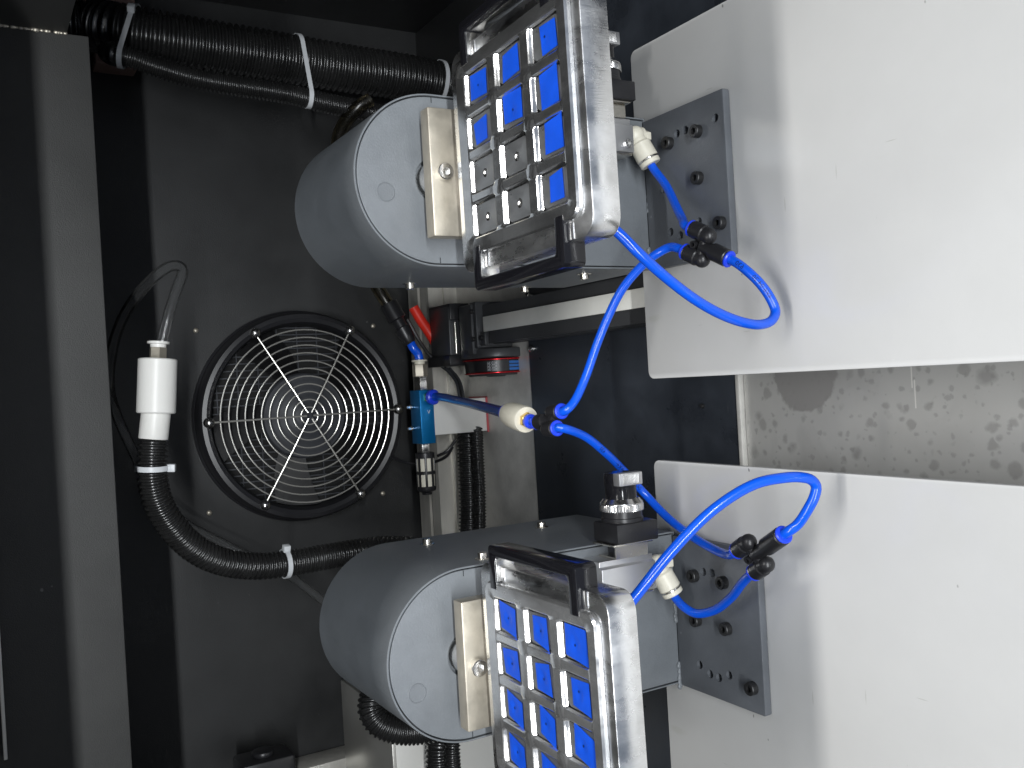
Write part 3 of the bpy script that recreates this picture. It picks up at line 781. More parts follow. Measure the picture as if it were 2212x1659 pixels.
TU = {(0, 0): (sq(.72, .62, -.62, .66, -.70, -.66, .62, -.70), .35), (0, 1): (sq(.42, .58, -.74, .44, -.66, -.48, .60, -.52), .0),
      (1, 0): (sq(.55, .46, -.80, .55, -.66, -.68, .70, -.66), .0), (1, 1): (sq(.92, .66, -.52, .60, -.62, -.70, .86, -.72), .5),
      (2, 0): (sq(.66, .30, -.76, .20, -.70, -.78, .62, -.70), .4), (2, 1): (sq(.80, .52, -.92, .46, -.84, -.66, .92, -.64), .0),
      (2, 2): (sq(.80, .36, -.66, .42, -.66, -.78, .92, -.74), .0), (2, 3): (sq(.60, .26, -.62, .30, -.60, -.60, .78, -.56), .0)}
TL = {(0, 0): (sq(.82, .68, -.62, .60, -.92, -.62, .60, -.66), .9), (0, 1): (sq(.62, .66, -.68, .50, -.82, -.72, .74, -.60), .9), (0, 2): (sq(.78, .52, -.60, .48, -.98, -.70, .42, -.72), .9), (0, 3): (sq(.80, .60, -.66, .58, -.98, -.66, .44, -.62), .9),
      (1, 0): (sq(.66, .44, -.60, .46, -.92, -.64, .72, -.58), .9), (1, 1): (sq(.58, .50, -.70, .44, -.80, -.66, .80, -.54), .9), (1, 2): (sq(.92, .38, -.54, .42, -.98, -.66, .52, -.70), .9), (1, 3): (sq(.80, .50, -.66, .52, -.90, -.68, .44, -.66), .9),
      (2, 0): (sq(.84, .62, -.66, .66, -.90, -.80, .80, -.76), .9), (2, 1): (sq(.66, .44, -.62, .40, -.86, -.76, .72, -.72), .9), (2, 2): (sq(.92, .44, -.60, .50, -.98, -.82, .50, -.80), .9), (2, 3): (sq(.80, .50, -.66, .52, -.90, -.68, .60, -.66), .9)}
vac_tray(XU, 0.4945, 0.1925, math.radians(-1.0), math.radians(.83), 'aluminium vacuum tray with eight blue taped pockets and four bare ones', TU)
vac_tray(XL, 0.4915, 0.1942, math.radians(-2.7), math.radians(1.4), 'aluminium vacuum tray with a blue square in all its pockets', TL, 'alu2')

# ------------------------------------------------------------------ hand valves with selector knob
def valve(label):
    root = empty('hand_valve', (-0.14, 0.554, 0.06), label, 'valve', 'hand valves on the drums')
    yF = 0.527
    x0, x1, zlo, zhi = -0.1545, -0.1300, 0.0420, 0.0890
    b = nb()
    pr = [(yF, x0), (yF, x1 - .0050), (yF + .003, x1 - .0036), (yF + .003, x1), (0.5505, x1), (0.5505, x0)]
    prism(b, [Vector((x, y, zlo)) for y, x in pr], (0, 0, zhi - zlo), bev=.0005); body = build('valve_body', b, 'anod', root)
    b = nb(); box(b, (x0 - .0022, yF + .002, zlo + .001), (x0 - .0002, .5500, zhi - .001), .0004); build('base_gasket', b, 'nickel', root)
    socket_screw('body_screw', (x0 + .0055, yF, zlo + .0068), (0, -1, 0), .0031, .0032, 'steel', body, .5)
    b = nb(); cyl(b, (x0 + .007, yF + .009, zhi), (x0 + .007, yF + .009, zhi + .0010), .0046, 20, .0002); cyl(b, (x0 + .007, yF + .009, zhi + .0009), (x0 + .007, yF + .009, zhi + .0016), .0032, 20); build('port', b, 'screwblack', body)
    # steel bracket (a folded channel) between the body and the switch block
    b = nb(); xb0, xb1 = x1 + .0003, -0.1195
    pr = [(yF + .001, xb0), (yF + .001, xb1 - .0012), (yF + .0022, xb1), (.5490, xb1), (.5490, xb1 - .0012), (yF + .0024, xb1 - .0012), (yF + .0024, xb0 + .0012), (.5490, xb0 + .0012), (.5490, xb0)]
    prism(b, [Vector((x, y, .0475)) for y, x in pr], (0, 0, .028)); build('bracket', b, 'nickel', root)
    b = nb(); box(b, (xb1 - .0006, yF - .0030, .0455), (xb1 + .0008, .5485, .0800), .0002); build('bracket_lip', b, 'nickel', root)
    # black switch block
    yb0, yb1 = .5215, .5505
    b = nb(); box(b, (xb1 + .0009, yb0, .0420), (-.1046, yb1, .0780), .0012); build('switch_block', b, 'blackplastic', root)
    ax = Vector((-.1046, (yb0 + yb1) / 2 + .001, .0618))
    b = nb(); lathe(b, ax, (1, 0, 0), [(.0150, 0), (.0150, .0026), (.0144, .0030), (.0144, .0075), (.0125, .0079)], 48); build('switch_collar', b, 'blackplastic', root)
    b = nb(); N_ = 180
    lathe(b, ax + Vector((.0075, 0, 0)), (1, 0, 0), [(.0120, 0), (.0154, 0), (.0157, .0005), (.0157, .0044), (.0154, .0049), (.0154, .0056), (.0128, .0088), (.0112, .0090)], N_,
          rfun=lambda a, k: 1 - (.028 if (k in (2, 3) and round(a / (2 * PI) * N_) % 3 == 0) else 0))
    build('chrome_ring', b, 'steel', root, ang=20)
    b = nb(); lathe(b, ax + Vector((.0165, 0, 0)), (1, 0, 0), [(.0112, 0), (.0112, .0005), (.0110, .0080), (.0116, .0092), (.0116, .0170), (.0110, .0180)], 48); build('knob', b, 'blackgloss', root)
    # lever face with fine grooves
    b = nb(); kx = ax.x + .0255; ky = ax.y - .0114; kz = ax.z
    box(b, (kx + .0003, ky - .0016, kz - .0102), (kx + .0094, ky + .006, kz + .0102), .0007); lv = build('knob_lever', b, 'anod', root)
    b = nb()
    for k in range(13):
        zz = kz - .0066 + .0011 * k; box(b, (kx + .0017, ky - .0021, zz - .00028), (kx + .0082, ky - .0014, zz + .00028), .0001, 1)
    build('lever_ribs', b, 'steel', lv)
    # cream elbow fitting on the lower end
    e0 = Vector((-.1405, .538, zlo)); e1 = Vector((-.1400, .535, .0345))
    e2 = Vector((-.1660, .5275, .0245)); d = (e2 - e1).normalized()
    b = nb(); cyl(b, e0, e1 + Vector((0, 0, -.0075)), .0070, 28, .0012); ball(b, e1, .0074, 20, 12)
    lathe(b, e1, d, [(.0060, 0), (.0066, .006), (.0080, .0075), (.0082, .019), (.0078, .0195)], 28); el = build('elbow_fitting', b, 'cream', root)
    b = nb(); cyl(b, e1 + Vector((0, 0, -.0072)), e1 + Vector((0, 0, -.0120)), .0050, 6, .0004); build('elbow_bolt', b, 'cream', el)
    b = nb(); lathe(b, e1 + d * .0196, d, [(.0076, 0), (.0080, .0003), (.0080, .0012), (.0076, .0015)], 28); build('metal_ring', b, 'steel', el)
    b = nb(); lathe(b, e1 + d * .0212, d, [(.0058, -.001), (.0058, 0), (.0078, 0), (.0078, .0028), (.0072, .0034), (.0034, .0034)], 28); build('release_collar', b, 'cream', el)
    return root, e1 + d * .022, d
vl, ve, vd = valve('selector valve with its ridged knob fully in view on the drum')
vu = copy_tree(vl); OFF = Vector((0.3140, 0.0072, -0.008)); vu.location = vl.location + OFF
tag(vu, 'selector valve half hidden behind the tray with bare pockets', 'valve', 'hand valves on the drums')

# ------------------------------------------------------------------ Y fittings and blue tubes
def yfit(pA, pB, pS, label, br=.0059, cr=.0056, L=.0150):
    a = (pS - (pA + pB) / 2).normalized(); e = pA - pB; e = (e - a * e.dot(a)).normalized()
    n = a.cross(e).normalized(); sep = max(.0128, abs((pA - pB).dot(e))) / 2
    mid = (pA + pB) / 2; cA = mid + e * sep; cB = mid - e * sep
    root = empty('y_fitting', mid + a * L, label, 'fitting', 'black push-in Y fittings')
    b = nb()
    for c in (cA, cB):
        lathe(b, c, a, [(br * .92, 0), (br, .0006), (br, L * .62), (br * .90, L * .68), (br * .90, L * .92)], 24)
        ball(b, c + a * L * .92, br * .92, 16, 10)
    cyl(b, cA + a * L * .8, cB + a * L * .8, br * .66, 18)
    sS = (pS - mid).dot(a); ps = mid + a * sS
    lathe(b, mid + a * (L * .72), a, [(br * .74, 0), (br * .78, (sS - L * .72) * .35), (br, (sS - L * .72) * .45), (br, sS - L * .72 - .0006), (br * .92, sS - L * .72)], 24)
    build('fitting_body', b, 'blackplastic', root)
    b = nb(); lathe(b, mid + a * L * .42 - n * br * .8, n, [(.0026, 0), (.0026, br * 1.6), (.0015, br * 1.6), (.0015, br * .9)], 16); build('mounting_eye', b, 'blackplastic', root)
    ends = []
    for c, dd in ((cA, -a), (cB, -a), (ps, a)):
        b = nb(); lathe(b, c, dd, [(br * .86, -.001), (br * .92, .0001), (br * .92, .0006)], 24); rg = build('metal_ring', b, 'nickel', root)
        b = nb(); lathe(b, c + dd * .0004, dd, [(.0040, -.001), (.0040, .0004), (cr, .0006), (cr * 1.02, .0016), (cr * .9, .0024), (.0033, .0024), (.0033, .001)], 24); build('collar', b, 'collar', root)
        ends.append((c + dd * .001, dd))
    return ends
yU = yfit(at(1500, 496, z=.036), at(1481, 544, z=.036), at(1571, 558, z=.030), 'black Y fitting hanging over the flange below the tray with bare pockets')
yL = yfit(at(1597, 1186, z=.036), at(1630, 1236, z=.030), at(1690, 1157, z=.040), 'black Y fitting over the board in front of the selector knob')
yM = yfit(at(1205, 890, y=.560), at(1207, 924, y=.552), at(1163, 912, y=.585), 'black Y fitting joined to the white coupling between the boards', L=.013)

TW = .00315
def tube(name, pts, label, r=TW, m='tube', texts=(), seg=18, group='blue pneumatic tubes', cat='tube'):
    path = spline(pts, .0022); b = nb(); sweep(b, path, r, seg); o = build(name, b, m); tag(o, label, cat, group)
    T, F = frames(path)
    S = [0]
    for p, q in zip(path, path[1:]): S.append(S[-1] + (q - p).length)
    for frac, s, size, flip in texts:
        b = text_bm(s, size); s0 = S[-1] * frac
        for v in b.verts:
            s_ = s0 + v.co.x * (-1 if flip else 1); k = min(range(len(S)), key=lambda i: abs(S[i] - s_)); k = max(1, min(len(S) - 2, k))
            p = path[k] + T[k] * (s_ - S[k])
            out = CAM - p; out = (out - T[k] * out.dot(T[k])).normalized(); sd = T[k].cross(out)
            ang = v.co.y / r * (-1 if flip else 1)
            v.co = p + (out * math.cos(ang) + sd * math.sin(ang)) * (r + .00008)
        build('tube_print', b, 'print', o, fix=False)
    return o
def A(*q): return [at(u, v, y=y) for u, v, y in q]
def into(e): return [e[0] - e[1] * .004, e[0] + e[1] * .006]
veU = ve + OFF
tube('air_tube', [veU - vd * .004, veU + vd * .005] + A((1438, 400, .522), (1461, 447, .503), (1474, 474, .490)) + into(yU[0])[::-1], 'short blue tube from the half hidden valve down to its Y fitting')
tube('air_tube', into(yU[2]) + A((1617, 588, .436), (1643, 614, .430), (1664, 644, .426), (1675, 672, .424), (1667, 692, .422), (1644, 701, .421), (1608, 697, .420), (1558, 679, .420), (1500, 646, .420), (1430, 592, .422), (1375, 542, .425), (1338, 505, .430)) + [Vector((.098, .437, .150)), Vector((.112, .420, .170))],
     'blue tube looping from its Y fitting up under the tray with bare pockets', texts=((.14, '4X6 04/20', .0042, True), (.06, '630', .0042, True)))
tube('air_tube', [ve - vd * .004, ve + vd * .005] + A((1477, 1311, .519), (1503, 1325, .509), (1541, 1319, .494), (1580, 1290, .473), (1603, 1260, .457)) + into(yL[1])[::-1], 'short blue tube curving from the selector valve to its Y fitting')
tube('air_tube', into(yL[2]) + A((1722, 1134, .396), (1743, 1104, .390), (1759, 1073, .386), (1763, 1051, .385), (1753, 1037, .385), (1730, 1031, .386), (1695, 1032, .389), (1630, 1046, .396), (1540, 1102, .406), (1452, 1190, .418), (1386, 1272, .427)) + [Vector((-.150, .430, .160)), Vector((-.162, .418, .172))],
     'blue tube looping from its Y fitting up under the all blue tray')
tube('air_tube', into(yM[0]) + A((1240, 868, .548), (1266, 812, .547), (1288, 748, .544), (1312, 688, .537), (1346, 622, .526), (1390, 571, .514), (1424, 545, .505), (1448, 534, .497)) + into(yU[1])[::-1], 'long blue tube from the middle Y fitting up past the drum side')
tube('air_tube', into(yM[1]) + A((1262, 942, .553), (1310, 980, .560), (1350, 1020, .565), (1392, 1066, .566), (1440, 1116, .548), (1500, 1162, .514), (1545, 1188, .486), (1570, 1198, .468)) + into(yL[0])[::-1], 'long blue tube from the middle Y fitting passing behind the ridged knob',
     texts=((.22, '630', .0042, True), (.32, '\u2192X\u2190', .0046, True), (.42, '0420', .0042, True)))

# ------------------------------------------------------------------ vacuum generator on its block
wb0 = at(943, 870, y=.950); wb1 = at(1057, 930, y=.950)
t = nb(); box(t, (wb1.x, .950, ZF), (at(1000, 862, y=.95).x, .992, .012), .0008)
wb = build('white_block', t, 'white'); tag(wb, 'white plastic block standing under the blue vacuum generator', 'block')
t = nb(); box(t, (wb1.x - .0015, .9485, ZF + .0002), (at(1000, 862, y=.95).x + .0015, .9498, ZF + .0022)); box(t, (at(1000, 862, y=.95).x + .0001, .9485, ZF + .0002), (at(1000, 862, y=.95).x + .0013, .9900, ZF + .0022)); build('marker_line', t, 'redink', wb)
ye = .942
e0 = at(906, 843, y=ye); e1 = at(942, 957, y=ye)
t = nb(); box(t, (e1.x, ye, e1.z), (e0.x, ye + .027, e0.z), .0007)
ej = empty('vacuum_generator', (wb1.x, ye, e1.z), 'blue anodized vacuum generator lying across the top of the white block', 'vacuum generator')
build('generator_body', t, 'ejector', ej)
for u, v in ((884, 880), (886, 926)):
    p = at(u, v, y=ye + .020); t = nb(); zz = e0.z; cyl(t, (p.x, ye + .020, zz - .001), (p.x, ye + .020, zz + .004), .0030, 16, .0006); cyl(t, (p.x, ye + .020, zz + .004), (p.x, ye + .020, zz + .0075), .0018, 6); build('screw', t, 'steel', ej)
t = nb(); b = text_bm('V', .0062); p = at(926, 890, y=ye)
for v in b.verts: v.co = Vector((p.x + v.co.y, ye - .0002, p.z + v.co.x)) if False else Vector((p.x + v.co.y * 1.0, ye - .0002, p.z - v.co.x))
add_bm(t, b); build('lettering', t, 'printwhite', ej, fix=False)
zm = (e0.z + e1.z) / 2; ymid = ye + .0135
t = nb(); cyl(t, (e0.x - .001, ymid, zm), (e0.x + .0155, ymid, zm), .0078, 6, .0008, phase=.5); build('hex_adapter', t, 'steel', ej)
t = nb(); cyl(t, (e0.x + .0152, ymid, zm), (e0.x + .0290, ymid, zm), .0085, 6, .0008); build('hex_nut', t, 'tan', ej)
t = nb(); lathe(t, (e0.x + .0288, ymid, zm), (1, 0, 0), [(.0060, 0), (.0060, .0030), (.0088, .0032), (.0088, .0050), (.0050, .0056)], 28); build('release_collar', t, 'cream', ej)
tube('air_tube', [Vector((e0.x + .028, ymid, zm))] + [Vector((e0.x + .040, ymid, zm + .001))] + A((893, 752, .955), (886, 738, .957)), 'stubby blue tube between the vacuum generator and the black reducer', r=.0050)
# brass port on the front
pp = at(930, 858, y=ye - .004)
t = nb(); cyl(t, (pp.x, ye + .001, pp.z), (pp.x, ye - .0055, pp.z), .0072, 6, .0006); build('brass_port', t, 'brass', ej)
t = nb(); lathe(t, (pp.x, ye - .0054, pp.z), (0, -1, -.25), [(.0066, 0), (.0084, .001), (.0084, .0052), (.0070, .0062), (.0046, .0062)], 28); build('collar', t, 'collar', ej)
cp0 = at(1098, 893, y=.640); cp1 = at(1140, 908, y=.605)
tube('air_tube', [Vector((pp.x, ye - .006, pp.z)), Vector((pp.x, ye - .018, pp.z - .003))] + A((990, 866, .86), (1045, 879, .74)) + [cp0 + (cp1 - cp0).normalized() * .004], 'thick blue tube from the vacuum generator to the white coupling', r=.0046, m='tubedark')
# white coupling with brass nipple
dcp = (cp1 - cp0).normalized()
co = empty('coupling', cp0, 'white round coupling with brass nipple between thick and thin blue tubes', 'coupling')
Lc = (cp1 - cp0).length
t = nb(); lathe(t, cp0, dcp, [(.0068, 0), (.0086, .001), (.0100, Lc * .25), (.0104, Lc * .55), (.0104, Lc * .86), (.0098, Lc * .93), (.0060, Lc * .94)], 36); build('coupling_body', t, 'cream', co)
t = nb(); lathe(t, cp0 - dcp * .003, dcp, [(.0048, 0), (.0075, .0004), (.0078, .003), (.0066, .0034)], 28); build('collar', t, 'collar', co)
t = nb(); cyl(t, cp0 + dcp * Lc * .92, cp0 + dcp * (Lc * .92 + .0050), .0062, 6, .0006); build('brass_nipple', t, 'brass', co)
t = nb(); lathe(t, cp0 + dcp * (Lc * .92 + .0049), dcp, [(.0052, 0), (.0056, .0008), (.0056, .0040), (.0048, .0050), (.0032, .0050)], 24); build('collar', t, 'collar', co)
tube('air_tube', [cp0 + dcp * (Lc * .92 + .005)] + [cp0.lerp(cp1, 1).lerp(yM[2][0], .6)] + [yM[2][0] - yM[2][1] * .004], 'very short blue tube linking the white coupling to the middle Y fitting', r=.0032)
# silencer
si = empty('silencer', (e1.x - .03, ymid, e1.z), 'black slotted silencer with cream core on the end of the vacuum generator', 'silencer')
t = nb(); box(t, (e1.x - .0105, ymid - .0045, zm - .0045), (e1.x + .001, ymid + .0045, zm + .0045), .0008); build('neck', t, 'steel', si)
xs0 = e1.x - .0100; Ls = .0455; Rs = .0108
t = nb(); cyl(t, (xs0 - .003, ymid, zm), (xs0 - Ls + .004, ymid, zm), Rs * .90, 32); build('core', t, 'cream', si)
for k, (d0, d1) in enumerate(((0, .0065), (.0205, .0245), (Ls - .0075, Ls))):
    t = nb()
    if k < 2: lathe(t, (xs0 - d0, ymid, zm), (-1, 0, 0), [(Rs * .80, 0), (Rs, .0008), (Rs, d1 - d0), (Rs * .85, d1 - d0)], 32)
    else: lathe(t, (xs0 - d0, ymid, zm), (-1, 0, 0), [(Rs * .85, 0), (Rs, 0), (Rs, .003), (Rs * .93, .005), (Rs * .55, .0072), (Rs * .5, .0095)], 32)
    build('cage_ring', t, 'blackplastic', si)
for k in range(8):
    a = 2 * PI * (k + .5) / 8; R_ = Matrix.Translation((0, ymid, zm)) @ Matrix.Rotation(a, 4, 'X')
    t = nb(); box(t, (xs0 - Ls + .006, -.0014, Rs * .82), (xs0 - .004, .0014, Rs * 1.0), .0005, 2, 0, R_); build('cage_rib', t, 'blackplastic', si)

# amber tube with black reducer
rd = empty('reducer', at(858, 690, y=.965), 'black stepped reducer joining the amber tube to the stubby blue tube', 'reducer')
ra = at(838, 655, y=.968); rb = at(887, 742, y=.957); dr = (rb - ra).normalized(); Lr = (rb - ra).length
t = nb(); lathe(t, ra, dr, [(.0080, 0), (.0105, .0008), (.0105, Lr * .38), (.0092, Lr * .40), (.0070, Lr * .43), (.0070, Lr * .60), (.0092, Lr * .62), (.0086, Lr * .80), (.0068, Lr * .96), (.0054, Lr)], 32); build('reducer_body', t, 'blackplastic', rd)
t = nb(); lathe(t, ra + dr * Lr * .36, dr, [(.0108, 0), (.0108, .002)], 32); build('reducer_band', t, 'blackplastic', rd)
def hollow(name, pts, r, wall, m, label, cat='tube'):
    path = spline(pts, .004); b = nb(); sweep(b, path, r, 20, caps=False); sweep(b, path, r - wall, 20, caps=False)
    bmesh.ops.recalc_face_normals(b, faces=b.faces)
    o = build(name, b, m, fix=False); tag(o, label, cat)
    return o
def solid(name, pts, r, m, label, cat='tube', group=None, seg=14):
    path = spline(pts, .003); b = nb(); sweep(b, path, r, seg); o = build(name, b, m); tag(o, label, cat, group); return o
solid('amber_tube', A((845, 668, .967), (822, 632, .970), (780, 560, .985), (740, 450, .995), (728, 350, .99), (735, 285, .975), (770, 235, .955), (800, 215, .95)), .0078, 'amber', 'translucent amber tube bending round behind the drum')

# red sleeve and loose wires by the motor
solid('red_sleeve', A((893, 664, .985), (908, 690, .982), (925, 715, .978), (943, 745, .975), (948, 760, .975)), .0060, 'redsleeve', 'red sleeved cable running down beside the black motor', 'cable')
for k, (pts, r, lab) in enumerate((
        (((880, 690, .985), (905, 735, .98), (930, 770, .972), (960, 795, .965), (985, 812, .96), (1000, 860, .965)), .0022, 'black wire running under the motor to the belt wheel'),
        (((930, 730, .975), (950, 768, .97), (975, 800, .965), (990, 840, .965)), .0016, 'pale gray wire beside the red sleeve end'),
        (((840, 985, 1.06), (880, 1000, 1.04), (930, 1000, 1.02), (965, 985, 1.0), (978, 965, .995)), .0018, 'thin black wire passing behind the slotted silencer'),
        (((945, 985, 1.0), (965, 975, .992), (985, 950, .99)), .0018, 'thin black wire curling over the aluminium rail'))):
    solid('loose_wire', A(*pts), r, 'printwhite' if 'pale' in lab else 'blackplastic', lab, 'wire', 'loose wires', 8)
for k, (du, lab) in enumerate(((0, 'gray motor lead nearest the wall below the belt wheel'), (9, 'gray motor lead furthest from the wall below the belt wheel'))):
    solid('motor_lead', A((962 + du, 795, .955), (985 + du, 825, .96), (994 + du, 870, .965)), .0016, 'hub', lab, 'wire', 'motor leads', 8)

# ------------------------------------------------------------------ fan
fx = at(667, 898, y=YW - .034)
FC = Vector((fx.x, YW, fx.z)); yG = YW - .034
fan = empty('fan', FC, 'round black exhaust fan behind a chrome wire guard on the wall', 'fan')
t = nb(); lathe(t, FC, (0, -1, 0), [(.1245, 0), (.1245, .004), (.1222, .006), (.1205, .024), (.1185, .028), (.1140, .029), (.1095, .027), (.1070, .022), (.1055, .004)], 96, caps=False)
build('bezel', t, 'blackplastic', fan)
t = nb(); cyl(t, FC - Vector((0, .0005, 0)), FC - Vector((0, .002, 0)), .110, 64); build('back_plate', t, 'dark', fan)
t = nb()
for k in range(-13, 14):
    o_ = .008 * k; h = math.sqrt(max(0, .108 ** 2 - o_ ** 2))
    box(t, (FC.x + o_ - .0008, YW - .006, FC.z - h), (FC.x + o_ + .0008, YW - .0021, FC.z + h)); 
    if k % 3 == 0: box(t, (FC.x - h, YW - .0055, FC.z + o_ - .0007), (FC.x + h, YW - .0022, FC.z + o_ + .0007))
build('back_grid', t, 'hub', fan)
t = nb(); lathe(t, FC - Vector((0, .006, 0)), (0, -1, 0), [(.050, 0), (.050, .012), (.048, .0140), (.012, .0145), (.010, .0155), (.002, .0155)], 64); build('fan_hub', t, 'hub', fan)
for k in range(5):
    t = nb(); a0 = 2 * PI * k / 5 + .3; n = 10; rows = []
    for i in range(n + 1):
        s = i / n; row = []
        for j in range(7):
            q = j / 6; r_ = .049 + .056 * q; a = a0 + (s - .5) * (.62 - .14 * q) + .22 * q
            for_y = YW - .0075 - .009 * s
            row.append(t.verts.new((FC.x + r_ * math.cos(a), for_y, FC.z + r_ * math.sin(a))))
        rows.append(row)
    for i in range(n):
        for j in range(6): t.faces.new((rows[i][j], rows[i + 1][j], rows[i + 1][j + 1], rows[i][j + 1]))
    bmesh.ops.solidify(t, geom=t.faces[:], thickness=.0012); build('fan_blade', t, 'blade', fan)
wire_r = .00092
for k in range(11):
    r_ = .0100 + .0090 * k; t = nb(); yy = yG + .0012 - .004 * (1 - k / 10)
    n = 72; rings = []
    for i in range(n):
        a = 2 * PI * i / n; c = Vector((FC.x + r_ * math.cos(a), yy, FC.z + r_ * math.sin(a))); rad = Vector((math.cos(a), 0, math.sin(a)))
        rings.append([t.verts.new(c + (rad * math.cos(q) + Vector((0, 1, 0)) * math.sin(q)) * wire_r) for q in (2 * PI * j / 8 for j in range(8))])
    for i in range(n):
        p, q = rings[i], rings[(i + 1) % n]
        for j in range(8): t.faces.new((p[j], p[(j + 1) % 8], q[(j + 1) % 8], q[j]))
    build('guard_ring', t, 'guard', fan)
for k, dv in enumerate(((556, 728), (752, 722), (856, 884), (773, 1058), (577, 1082), (461, 913))):
    p = at(*dv, y=yG); dirv = (Vector((p.x, 0, p.z)) - Vector((FC.x, 0, FC.z))).normalized()
    tip = Vector((FC.x, 0, FC.z)) + dirv * .1125; tip.y = yG
    st = Vector((FC.x, yG - .005, FC.z)) + Vector((dirv.x, 0, dirv.z)) * .004
    t = nb(); sweep(t, spline([st, st.lerp(tip, .5) + Vector((0, -.001, 0)), tip], .01), .0011, 8); sp = build('guard_spoke', t, 'guard', fan)
    t = nb(); lathe(t, tip + Vector((0, .012, 0)), (0, -1, 0), [(.0028, 0), (.0028, .008), (.0058, .0086), (.0062, .0120), (.0052, .0155), (.0030, .0174), (.0008, .0180)], 20); build('cap_screw', t, 'steel', sp)

# ------------------------------------------------------------------ hoses and ties
def hose(pts, R, pitch, depth, label, seg=26, name='corrugated_hose'):
    b = nb(); path = corrugated(b, pts, R, pitch, depth, seg); o = build(name, b, 'hose', ang=70); tag(o, label, 'hose'); return path
def tie(path, near, R, label, R2=None, headdir=None, c2=None):
    """zip tie around the hose at the path point nearest `near` (or around two hoses)"""
    k = min(range(1, len(path) - 1), key=lambda i: (path[i] - near).length); c = path[k]; T = (path[k + 1] - path[k - 1]).normalized()
    x, y, z = frame(T); pts = []
    if c2 is None:
        pts = [c + (x * math.cos(a) + y * math.sin(a)) * R for a in (2 * PI * i / 48 for i in range(48))]
    else:
        d = c2 - c; d = d - T * d.dot(T); L_ = d.length; d.normalize(); e = T.cross(d); al = math.acos(max(-1, min(1, (R - R2) / L_)))
        for i in range(37):
            a = al + (2 * PI - 2 * al) * i / 36; pts.append(c + (d * math.cos(a) + e * math.sin(a)) * R)
        for i in range(19):
            a = -al + 2 * al * i / 18; pts.append(c + d * L_ + (d * math.cos(a) + e * math.sin(a)) * R2)
    b = nb(); n = len(pts); ce = sum(pts, Vector()) / n; rings = []
    for p in pts:
        o_ = (p - ce).normalized()
        rings.append([b.verts.new(p + o_ * h + T * s) for h, s in ((0, -.0024), (.0012, -.0024), (.0012, .0024), (0, .0024))])
    for i in range(n):
        p, q = rings[i], rings[(i + 1) % n]
        for j in range(4): b.faces.new((p[j], p[(j + 1) % 4], q[(j + 1) % 4], q[j]))
    root = empty('cable_tie', c, label, 'cable tie', 'white cable ties'); build('strap', b, 'tie', root)
    if headdir is not None:
        h = Vector(headdir); h = (h - T * h.dot(T)).normalized()
        p = max(pts, key=lambda q: (q - ce).normalized().dot(h)); s_ = T.cross(h)
        b = nb(); mt = Matrix((s_, h, T)).transposed().to_4x4(); mt.translation = p + h * .003
        box(b, (-.0035, -.0035, -.0036), (.0035, .0035, .0036), .0008, 2, 0, mt); build('tie_head', b, 'tie', root)
big = hose(A((150, 50, 1.035), (200, 55, 1.03), (260, 65, 1.01), (340, 80, 1.0), (440, 97, 1.0), (540, 113, 1.0), (640, 130, 1.0), (760, 150, 1.0), (880, 168, 1.0), (960, 185, 1.0), (1040, 205, 1.0)), .0268, .0070, .0044,
           'thickest corrugated hose running down the corner beside the drum', 36)
A_big = at(640, 130, y=1.0)
small = hose(A((236, 112, .985), (248, 118, .972), (275, 122, .968), (330, 141, .966), (420, 168, .962), (520, 186, .960), (620, 202, .960), (700, 222, .962), (790, 240, .966), (880, 262, .97)), .0112, .0040, .0022,
             'thin corrugated hose strapped below the thickest hose', 22)
tie(big, at(287, 70, y=1.0), .0272, 'white cable tie round both hoses nearest the charcoal beam', .0118, (0, -.6, -1), at(283, 124, y=.968))
tie(big, at(640, 130, y=1.0), .0272, 'white cable tie round both hoses midway down with its head showing', .0118, None, at(625, 203, y=.960))
k = min(range(len(big)), key=lambda i: (big[i] - at(640, 130, y=1.0)).length)
hd = at(638, 158, y=.972)
tie(big, at(945, 180, y=1.0), .0272, 'gray white cable tie on the thickest hose close behind the tray')

plug = hose(A((331, 950, .905), (329, 1000, .905), (331, 1045, .907), (346, 1095, .912), (376, 1142, .92), (422, 1186, .93), (482, 1214, .94), (560, 1223, .95), (640, 1214, .955), (720, 1200, .96), (780, 1190, .965), (825, 1185, .965), (880, 1186, .965), (950, 1200, .965), (1010, 1225, .965)), .0138, .0050, .0029,
            'corrugated hose with white plug curving behind the lower drum', 30)
tie(plug, at(331, 1010, y=.905), .0140, 'white cable tie just below the white hose plug', headdir=(0, -.4, -1))
tie(plug, at(617, 1216, y=.953), .0140, 'white cable tie at the bend of the plugged hose beside the drum', headdir=(1, -.3, 0))
pg = empty('hose_plug', at(340, 893, y=.905), 'white turned plastic plug on the end of the curved hose', 'plug')
c0 = at(341, 775, y=.905); c1 = at(337, 893, y=.905); c2 = at(331, 951, y=.905); dx = (c1 - c0).normalized()
R1 = .0172
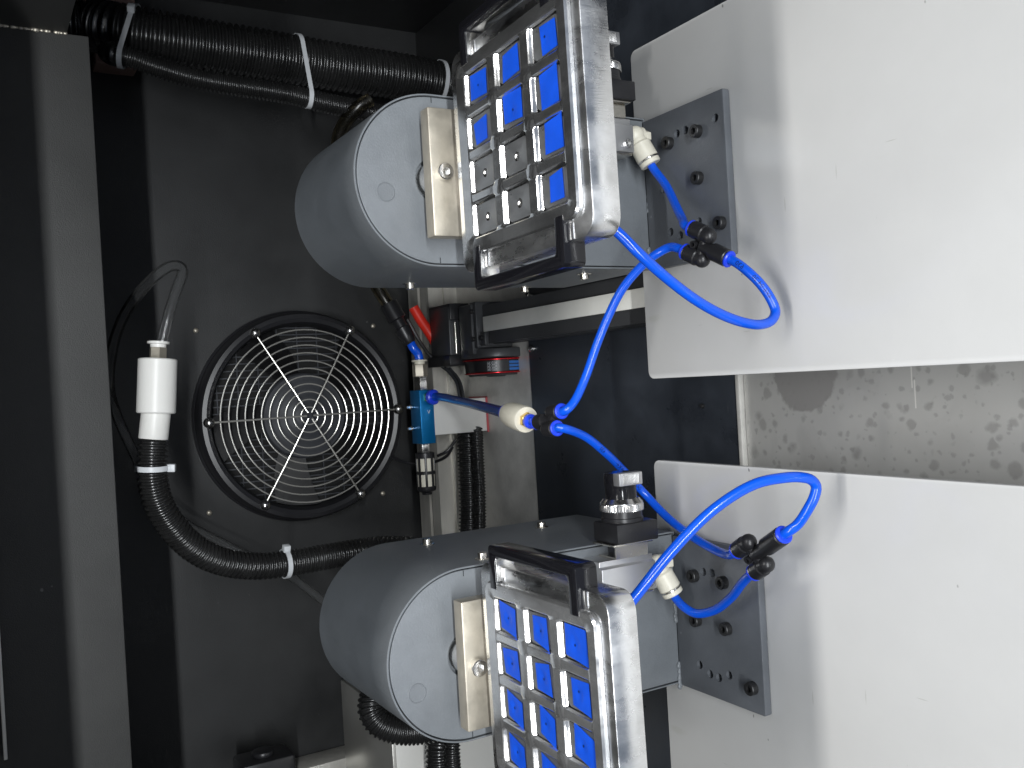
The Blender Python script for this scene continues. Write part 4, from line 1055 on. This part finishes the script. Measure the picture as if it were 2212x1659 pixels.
t = nb(); lathe(t, c0, dx, [(R1 - .0012, 0), (R1, .001), (R1, (c1 - c0).length - .001), (R1 - .0012, (c1 - c0).length)], 56); build('plug_body', t, 'white', pg)
t = nb(); lathe(t, c1 - dx * .001, (c2 - c1), [(.0130, 0), (.0130, (c2 - c1).length - .0006), (.0125, (c2 - c1).length + .0002)], 48); build('plug_neck', t, 'white', pg)
t = nb(); cyl(t, c0 + dx * .001, c0 - dx * .0105, .0078, 6, .0008); build('hex_nut', t, 'tan', pg)
t = nb(); lathe(t, c0 - dx * .0104, -dx, [(.0070, 0), (.0072, .003), (.0098, .0034), (.0098, .0054), (.0060, .006)], 28); build('release_collar', t, 'white', pg)
solid('clear_tube', [c0 - dx * .006] + A((350, 738, .905), (362, 690, .905), (380, 630, .907), (393, 595, .908), (392, 578, .91), (372, 574, .915), (335, 597, .925), (298, 637, .94), (268, 682, .96), (245, 745, .985), (236, 830, 1.01), (252, 895, 1.035), (285, 970, 1.04), (312, 1025, 1.045), (345, 1085, 1.05), (400, 1130, 1.055), (470, 1168, 1.055), (545, 1205, 1.05), (620, 1240, 1.045), (690, 1292, 1.04), (760, 1345, 1.03)), .0052, 'clear',
      'clear plastic tube arching from the hose plug and back along the wall', seg=18)
# hose on the floor by the white block, and the loop under the lower drum
hose(A((1012, 885, .985), (1012, 960, .965), (1014, 1030, .962), (1016, 1100, .960), (1014, 1180, .955), (1000, 1300, .93), (978, 1450, .89), (958, 1560, .835), (948, 1610, .822), (950, 1690, .82)), .0135, .0044, .0019, 'corrugated hose lying along the floor from behind the white block', 24)
hose(A((1028, 885, .97), (1030, 960, .948), (1034, 1030, .944), (1036, 1100, .942), (1034, 1180, .938), (1018, 1300, .91), (1000, 1450, .87), (985, 1560, .818), (977, 1610, .806), (980, 1690, .806)), .0080, .0036, .0014, 'thinner corrugated hose lying beside the larger one on the floor', 20)
hose(A((870, 1430, .80), (825, 1470, .80), (806, 1505, .795), (803, 1535, .79), (818, 1560, .785), (850, 1575, .78), (900, 1578, .775), (960, 1565, .77), (1010, 1540, .765)), .0128, .0033, .0016, 'corrugated hose looping out under the drum beside the silver box', 24)
